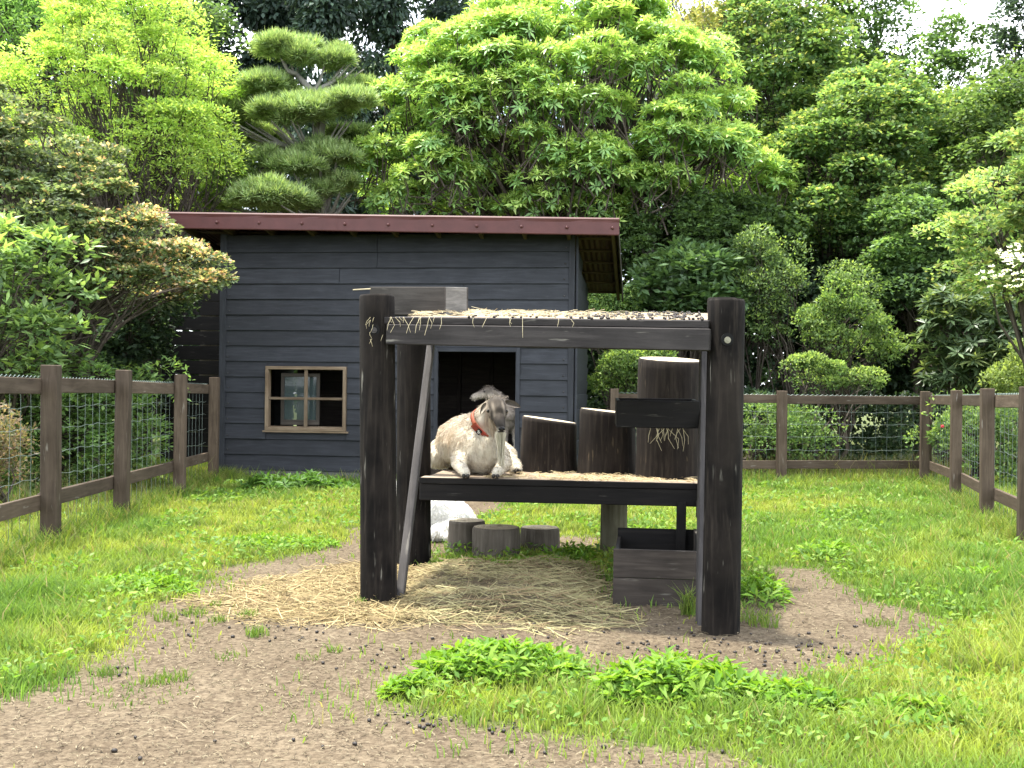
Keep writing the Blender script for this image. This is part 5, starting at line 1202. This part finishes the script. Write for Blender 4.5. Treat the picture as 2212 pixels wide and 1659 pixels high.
# clover and small broad leaves through the turf
ns = 42000; ys = (g.random(ns) * (14.5 ** .7 - 3.0 ** .7) + 3.0 ** .7) ** (1 / .7); xs = g.uniform(-1, 1, ns) * (.52 * ys + .2); so = soil_at(xs, ys)
k = (so < .0) & (vnoise(xs + 2, ys + 8, 2.4) + .25 * (so > -.35) > .52) & ~in_shed(xs, ys); xs, ys = xs[k], ys[k]; m_ = len(xs)
P_ = np.stack([xs, ys, ground_z(xs, ys) + g.uniform(.02, .075, m_)], 1); ax = rdir(g, m_); ax[:, 2] = np.abs(ax[:, 2]) * .6; nr = np.tile(np.array([0, 0, 1.]), (m_, 1)) + g.normal(0, .35, (m_, 3))
L = (.018 + .0035 * ys) * g.uniform(.7, 1.4, m_)
o = leaves('clover', P_, ax, nr, L, L * .5, pal(g, m_, [(.13, .26, .04), (.19, .34, .055), (.10, .20, .04), (.26, .38, .07)]), M_WEED, None)
tag(o, 'small clover and weed leaves growing through the grass', 'weeds', kind='stuff')
# tall seeding grass outside the fences
ns = 2600; a = g.random(ns); xs = np.where(a < .7, g.uniform(1.5, 7.2, ns), g.uniform(-5.2, -3.6, ns)); ys = np.where(a < .7, g.uniform(14.45, 16.2, ns), g.uniform(7, 13, ns))
tag(blades('tall_grass', xs, ys, g.uniform(.18, .48, ns), np.full(ns, .009), pal(g, ns, [(0.1600, 0.1600, 0.0720), (0.2080, 0.1920, 0.0960), (0.0960, 0.1360, 0.0400)]), g, lean=.35), 'thin tall seeding grass along the outside of the fences', 'grass', kind='stuff')
ns = 9000; fx = [(-3.22, 6.0), (-3.32, 7.7), (-3.42, 9.35), (-3.58, 11.5), (-3.72, 13.3), (-3.6, 13.75), (.5, 13.25), (.9, 13.6), (3.63, 14.25), (5.6, 14.4), (5.05, 12.1), (4.45, 9.95), (4.0, 8.3)]
seg = g.integers(0, len(fx) - 1, ns); t = g.random(ns)[:, None]; fa = np.array(fx); q = fa[seg] * (1 - t) + fa[seg + 1] * t + g.normal(0, .10, (ns, 2))
q = q[~in_shed(q[:, 0], q[:, 1])]; ns = len(q)
tag(blades('fence_foot_grass', q[:, 0], q[:, 1], g.uniform(.08, .22, ns), np.full(ns, .010), pal(g, ns, [(.13, .22, .04), (.20, .27, .05), (.09, .16, .03), (.28, .27, .10)]), g, lean=.5), 'longer uncut grass round the fence posts and shed foot', 'grass', kind='stuff')

M_STEM = plain('weed_stem', (.13, .22, .05), .6)
# leafy weed clumps, each its own plant
def weed(label, px, py, rx, ry, h, n, L, seed, cols=((.16, .32, .035), (.21, .39, .045), (.11, .24, .03), (.27, .42, .06)), wid=.27, name='weed_clump'):
    g = np.random.default_rng(seed); c = gnd(px, py); k = c.y / FPX; rX = rx * k; rY = max(.5 * rX, ry * k * c.y / EYE * .5)
    t_ = plant(name, label, 'weed', Vector((c.x, c.y, float(ground_z(c.x, c.y)))), 'leafy weed clumps')
    a = g.uniform(0, 6.28, n); r = np.sqrt(g.random(n)); x = c.x + np.cos(a) * r * rX; y = c.y + np.sin(a) * r * rY; hh = h * (1 - .65 * r ** 2) * g.uniform(.6, 1.15, n)
    lean = np.stack([np.cos(a) * r * .5, np.sin(a) * r * .5, np.ones(n)], 1) + g.normal(0, .12, (n, 3)); lean = unit(lean)
    gz = ground_z(x, y); b = np.stack([x, y, gz], 1); mb = MB(); pts_, axs = [], []
    for i in range(n):
        e = b[i] + lean[i] * hh[i]; mb.tube([b[i], e], [.0028, .0018], 4, False)
        for f_ in (.45, .75, 1.0): pts_.append(b[i] + lean[i] * hh[i] * f_); axs.append(lean[i])
    tag(mb.build('stems', M_STEM, t_), kind='stuff')
    pos, ax, nr, LL, j = whorl_leaves(g, np.array(pts_), np.array(axs), 4, L, (.0, .9))
    leaves('leaves', pos, ax, nr, LL, LL * wid * g.uniform(.8, 1.2, len(pos)), pal(g, len(pos), cols), M_WEED, t_, .12, .16)
weed('lush leafy weed clump in the foreground beside the bare earth, under the resting goat', 1085, 1462, 170, 48, .115, 170, .075, 301)
weed('taller lush leafy weed clump in the foreground under the feed crate', 1465, 1512, 170, 48, .135, 190, .08, 302)
weed('low weed spray at the edge of the foreground clump', 900, 1500, 60, 20, .06, 34, .06, 303)
weed('leafy weed patch on the grass edge near the hay', 285, 1275, 130, 34, .065, 120, .06, 304)
weed('leafy weed patch along the grass edge behind the bright hay', 600, 1180, 130, 20, .06, 90, .06, 305)
weed('weeds growing beside the foot of the near stand post', 1640, 1300, 38, 30, .15, 30, .075, 306)
weed('weeds growing under the lower deck in front of the sawn stumps', 1010, 1224, 75, 8, .06, 30, .05, 307)
weed('weeds beside the low pale stump under the stand', 1235, 1212, 50, 8, .12, 22, .07, 308)
weed('weed patch on the grass past the bare ground by the side fence', 2120, 1265, 85, 20, .08, 60, .07, 309)
weed('weeds growing along the foot of the shed below the window', 640, 1062, 110, 8, .18, 90, .12, 310, cols=((.09, .19, .04), (.12, .25, .05), (.07, .15, .03)))
weed('weed patch on the grass behind the near stand post', 1790, 1205, 70, 14, .09, 60, .08, 311)
weed('weeds on the foreground grass at the corner of the view', 1990, 1560, 150, 40, .07, 80, .07, 312)
weed('low weeds trailing right of the tall foreground clump', 1690, 1530, 110, 30, .08, 90, .07, 313)
weed('broad pale hosta leaves outside the fence behind the first post', 190, 1050, 90, 20, .24, 16, .20, 314, ((.17, .27, .07), (.22, .33, .09)), .62, 'hosta_plant')
# single grass tufts in the bare earth
def tuft(px, py, h, n, r, seed):
    g = np.random.default_rng(seed); c = gnd(px, py); a = g.uniform(0, 6.28, n); rr_ = r * np.sqrt(g.random(n))
    o = blades('grass_tuft', c.x + np.cos(a) * rr_, c.y + np.sin(a) * rr_, h * g.uniform(.5, 1.2, n), np.full(n, .006), pal(g, n, [(.10, .18, .035), (.14, .23, .045), (.20, .24, .07)]), g, lean=.8)
    return o
tufts = [(418, 1325, .06, 60, .07, 'grass tuft beside the bright hay, second from the grass edge'), (472, 1340, .05, 50, .05, 'small tuft in front of the bright hay'), (533, 1332, .06, 55, .06, 'tuft at the front edge of the bright hay'), (557, 1372, .065, 60, .06, 'brownish tuft standing alone below the hay'),
         (358, 1338, .06, 60, .06, 'tuft closest to the weed patch on the grass edge'), (723, 1405, .05, 34, .04, 'sharp little tuft in the open earth before the stand post'), (466, 1308, .045, 40, .04, 'tiny tuft touching the hay'), (660, 1420, .03, 30, .06, 'flat sparse tuft in the open earth'),
         (330, 1480, .05, 60, .07, 'dark leafy tuft in the foreground earth'), (232, 1462, .055, 50, .05, 'tuft by the grass edge in the foreground earth'), (380, 1470, .05, 50, .06, 'pair-like tuft beside the dark leafy one'), (300, 1510, .03, 120, .20, 'thin grass patch in the foreground earth'),
         (490, 1418, .03, 40, .08, 'sparse sprout in the middle of the earth'), (1900, 1350, .045, 70, .09, 'green tuft in the bare ground past the near post'), (1790, 1415, .03, 40, .08, 'sparse sprout near the droppings past the near post'), (1640, 1350, .10, 90, .10, 'long tuft leaning from the near post foot'),
         (1490, 1330, .17, 90, .05, 'tall tuft between the crate and the right brace foot'), (790, 1310, .07, 60, .06, 'tuft in the hay against the far stand post'), (1650, 1265, .16, 120, .08, 'long grass behind the near post foot')]
for i, (px, py, h, n, r, lb) in enumerate(tufts): tag(tuft(px, py, h, n, r, 400 + i), lb, 'grass tuft', 'grass tufts in the bare earth', 'stuff' if r > .15 else None)

# hay and straw: ribbons lying in a loose mat
def straws(name, x, y, z, L, W, col, g, bend=.25, tilt=.18):
    n = len(x); th = g.uniform(0, 6.283, n); el = g.normal(0, tilt, n); d = np.stack([np.cos(th) * np.cos(el), np.sin(th) * np.cos(el), np.sin(el)], 1)
    side = np.stack([-np.sin(th), np.cos(th), g.normal(0, .4, n)], 1); side = unit(side); bd_ = g.normal(0, bend, n)[:, None]
    c = np.stack([x, y, z], 1); pts_ = [c - d * (L / 2)[:, None], c + side * bd_ * (L * .18)[:, None] + np.array([0, 0, .004]), c + d * (L / 2)[:, None]]
    for q in pts_: q[:, 2] = np.maximum(q[:, 2], ground_z(q[:, 0], q[:, 1]) + .002) if name != 'deck_hay' else q[:, 2]
    w_ = unit(np.cross(d, np.array([0, -.5, .85]) + g.normal(0, .4, (n, 3)))) * (W / 2)[:, None]
    vs = np.stack([pts_[0] - w_, pts_[0] + w_, pts_[1] + w_, pts_[1] - w_, pts_[2] + w_ * .7, pts_[2] - w_ * .7], 1).reshape(-1, 3); k = np.arange(n) * 6
    fs = np.concatenate([np.stack([k, k + 1, k + 2, k + 3], 1), np.stack([k + 3, k + 2, k + 4, k + 5], 1)])
    return obj(name, np_mesh(name, vs, fs, np.repeat(np.clip(col, 0, .9), 6, 0)), M_STRAW)
HAYP = gpoly([(400, 1296), (520, 1262), (640, 1240), (770, 1222), (900, 1225), (1050, 1226), (1200, 1224), (1300, 1222), (1330, 1300), (1360, 1340), (1250, 1362), (1080, 1350), (900, 1345), (760, 1348), (600, 1345), (470, 1328)])
g = np.random.default_rng(501); hp = np.array(HAYP); n0 = 26000
hx_ = g.uniform(hp[:, 0].min() - .3, hp[:, 0].max() + .3, n0); hy_ = g.uniform(hp[:, 1].min() - .3, hp[:, 1].max() + .3, n0); s_ = signed(HAYP, hx_, hy_) + (fbm(hx_, hy_, 3) - .5) * .35
k = g.random(n0) < np.clip((s_ + .10) / .28, 0, 1); hx_, hy_, s_ = hx_[k], hy_[k], s_[k]; n = len(hx_)
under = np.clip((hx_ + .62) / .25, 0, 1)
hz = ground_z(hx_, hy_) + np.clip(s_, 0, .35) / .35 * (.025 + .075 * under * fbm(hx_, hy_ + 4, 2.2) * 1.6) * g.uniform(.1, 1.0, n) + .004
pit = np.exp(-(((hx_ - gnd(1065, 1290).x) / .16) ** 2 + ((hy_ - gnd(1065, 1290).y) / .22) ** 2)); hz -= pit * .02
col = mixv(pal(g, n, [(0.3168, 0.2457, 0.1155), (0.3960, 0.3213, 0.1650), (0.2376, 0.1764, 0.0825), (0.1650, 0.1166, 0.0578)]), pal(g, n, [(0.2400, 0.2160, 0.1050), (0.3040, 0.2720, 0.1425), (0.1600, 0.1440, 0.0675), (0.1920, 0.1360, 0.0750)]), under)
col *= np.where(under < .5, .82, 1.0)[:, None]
col = mixv(col, np.array([.06, .042, .026]), np.clip(pit * 1.1 * (g.random(n) < .75), 0, .9))
tag(straws('hay', hx_, hy_, hz, g.uniform(.05, .24, n), g.uniform(.003, .006, n), col, g), 'loose straw coloured hay strewn under and beside the stand', 'hay', kind='stuff')
# bed of matted hay under the loose stalks
hm = MB(); gxs = np.arange(hp[:, 0].min(), hp[:, 0].max(), .05); gys = np.arange(hp[:, 1].min(), hp[:, 1].max(), .05); A_, B_ = np.meshgrid(gxs, gys); s2 = signed(HAYP, A_, B_) + (fbm(A_, B_, 3) - .5) * .35; un = np.clip((A_ + .62) / .25, 0, 1)
Z_ = ground_z(A_, B_) + np.clip(s2 - .03, -.05, .35) / .35 * (.014 + .060 * un * fbm(A_, B_ + 4, 2.2) * 1.6) - .003
n_y, n_x = A_.shape; iq = np.arange(n_y * n_x).reshape(n_y, n_x); fq = np.stack([iq[:-1, :-1].ravel(), iq[:-1, 1:].ravel(), iq[1:, 1:].ravel(), iq[1:, :-1].ravel()], 1); fq = fq[(s2.ravel()[fq] > -.04).all(1)]
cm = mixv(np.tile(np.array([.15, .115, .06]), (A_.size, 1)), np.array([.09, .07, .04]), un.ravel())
tag(obj('hay_bed', np_mesh('hay_bed', np.stack([A_.ravel(), B_.ravel(), Z_.ravel()], 1), fq, cm, True), M_STRAW), 'matted bottom layer of the hay under the stand', 'hay', kind='stuff')
# scattered bits of straw and wood chip all over the bare earth
n0 = 28000; ys = (g.random(n0) * (8.6 ** .8 - 2.95 ** .8) + 2.95 ** .8) ** (1 / .8); xs = g.uniform(-1, 1, n0) * (.5 * ys + .1); k = soil_at(xs, ys) > -.04; xs, ys = xs[k], ys[k]; n = len(xs)
L = np.where(g.random(n) < .05, g.uniform(.05, .14, n), g.uniform(.008, .032, n)) * np.clip(ys / 4.6, .6, 1)
tag(straws('straw_litter', xs, ys, ground_z(xs, ys) + .005, L, g.uniform(.0016, .0036, n) * np.where(L < .033, 1.3, .9), pal(g, n, [(0.1400, 0.1125, 0.0698), (0.2000, 0.1675, 0.1080), (0.1050, 0.0800, 0.0495), (0.0550, 0.0410, 0.0261)]), g, bend=.1, tilt=.05), 'short straw and chip litter over the bare earth', 'litter', kind='stuff')
# hay on the decks
def deck_pt(s, t): return np.array(AL)[None] * ((1 - s) * (1 - t))[:, None] + np.array(AR)[None] * (s * (1 - t))[:, None] + np.array(BKL)[None] * ((1 - s) * t)[:, None] + np.array(BKR)[None] * (s * t)[:, None]
n = 800; s = np.clip(g.beta(1.3, 2.2, n), .09, .97); q = deck_pt(s, g.random(n) * .98 + .01); q[:, 2] += g.uniform(.003, .028, n) * np.clip(1.3 - 1.3 * s, .25, 1)
tag(straws('deck_hay', q[:, 0], q[:, 1], q[:, 2], g.uniform(.03, .12, n), np.full(n, .0035), pal(g, n, [(0.3750, 0.3139, 0.1890), (0.4350, 0.3723, 0.2380), (0.3000, 0.2409, 0.1400)]), g, tilt=.12), 'pale straw scattered on the upper deck', 'hay', kind='stuff')
n = 900; a1 = g.normal(.62, .20, n).clip(.25, .98); b1 = np.abs(g.normal(0, .22, n)).clip(0, .9) * 1.2; q = np.array(LA)[None] + np.array(ldir)[None] * (a1 * (LB - LA).length)[:, None] + np.array(lb_)[None] * (b1 + .02)[:, None]
tag(straws('deck_hay', q[:, 0], q[:, 1], q[:, 2] + g.uniform(.003, .018, n), g.uniform(.02, .10, n), np.full(n, .004), pal(g, n, [(0.3750, 0.2993, 0.1680), (0.4350, 0.3577, 0.2100), (0.2700, 0.2044, 0.1120)]), g, tilt=.12), 'straw scattered on the lower deck before the stumps', 'hay', kind='stuff')
# straws hanging over the front beam, the box and the feeder
def hang(name, label, roots, seed, Lr=(.02, .10), w=.0013):
    g = np.random.default_rng(seed); mb = MB()
    for r in roots:
        r = Vector(r); L = g.uniform(*Lr); a = Vector((g.normal(0, .35), -.12, -1)).normalized(); e = r + a * L; m_ = r.lerp(e, .5) + Vector((g.normal(0, .12) * L, -.004, 0))
        mb.tube([r + Vector((0, .02, .004)), r + Vector((0, -.006, 0)), m_, e], [w, w, w, w * .6], 4, False)
    tag(mb.build(name, M_STRAWP), label, 'hay', kind='stuff')
M_STRAWP = plain('pale_straw', (.42, .36, .23), .8, .2, 0, .2)
ab = AR - AL
hang('hanging_straw', 'straws hanging over the front beam of the upper deck', [AL + ab * t + Vector((0, -.026, -.004)) for t in list(np.abs(g.normal(.06, .05, 12))) + list(g.uniform(.02, .6, 9)) + [.285]], 511)
hang('hanging_straw', 'straws caught round the bolt of the far stand post', [at(808 + g.normal(0, 8), 712 + g.normal(0, 14), FL.y - .106) for _ in range(9)], 512, (.02, .05), .0010)
hang('hanging_straw', 'hay wisps hanging below the black feed box', [at(1445 + g.normal(0, 25), 926, 6.12) for _ in range(18)], 513, (.03, .13))
mb = MB(); mb.tube([at(800, 624, 6.1), at(782, 625, 6.08), at(762, 626, 6.06)], [.004, .004, .003], 5); tag(mb.build('straw_stalk', M_STRAWP), 'single thick straw sticking out of the upper feed box', 'straw')

# droppings
bm = bmesh.new(); bmesh.ops.create_icosphere(bm, subdivisions=2, radius=1)
for v_ in bm.verts: v_.co = Vector((v_.co.x * .0085, v_.co.y * .0062, v_.co.z * .0060)) * (1 + .06 * math.sin(v_.co.x * 5 + v_.co.y * 3))
dme = bpy.data.meshes.new('dropping'); bm.to_mesh(dme); bm.free(); dme.polygons.foreach_set('use_smooth', [True] * len(dme.polygons)); dme.materials.append(plain('dung', (.020, .015, .012), .55, .35, 0, .4, 60))
g = np.random.default_rng(601)
cl = [(1500, 1400, 150, 20, 88), (1800, 1390, 90, 22, 26), (480, 1345, 80, 24, 34), (640, 1360, 70, 16, 24), (930, 1556, 75, 16, 22), (1050, 1570, 45, 12, 10), (820, 1425, 50, 22, 16), (1120, 1375, 110, 20, 26), (230, 1445, 60, 12, 8), (520, 1620, 260, 30, 7), (1300, 1640, 180, 14, 6)]
spots = []
for cx, cy, sx, sy, n in cl:
    while n > 0:
        px, py = cx + g.normal(0, sx), cy + g.normal(0, sy); c = gnd(px, py)
        if py < 1659 and soil_at(np.array([c.x]), np.array([c.y]))[0] > -.03: spots.append(c); n -= 1
for c in spots:
    c.z = float(ground_z(c.x, c.y)) + .006
    M_ = Matrix.Translation(c) @ Matrix.Rotation(g.uniform(0, 6.28), 4, 'Z') @ Matrix.Scale(g.uniform(.8, 1.25), 4)
    tag(obj('dropping', dme, None, None, M_), 'small dark goat dropping on the bare earth', 'dropping', 'droppings on the bare earth')
n = 300; s = g.beta(2.6, 1.3, n).clip(.12, .975); q = deck_pt(s, g.random(n)); base_v = np.empty(len(dme.vertices) * 3, np.float32); dme.vertices.foreach_get('co', base_v); base_v = base_v.reshape(-1, 3)
tri = np.array([list(p_.vertices) for p_ in dme.polygons]); th = g.uniform(0, 6.28, n); cs, sn = np.cos(th), np.sin(th); sc_ = g.uniform(.9, 1.35, n)[:, None]
vx = base_v[:, 0][None] * cs[:, None] - base_v[:, 1][None] * sn[:, None]; vy = base_v[:, 0][None] * sn[:, None] + base_v[:, 1][None] * cs[:, None]; vz = np.tile(base_v[:, 2], (n, 1))
V3 = np.stack([vx * sc_ + q[:, :1], vy * sc_ + q[:, 1:2], vz * sc_ + q[:, 2:] + .006], 2).reshape(-1, 3); F3 = (tri[None] + (np.arange(n) * len(base_v))[:, None, None]).reshape(-1, 3)
o = obj('deck_droppings', np_mesh('deck_droppings', V3, F3, None, True), dme.materials[0]); tag(o, 'dark droppings spread thickly over the upper deck', 'droppings', kind='stuff')
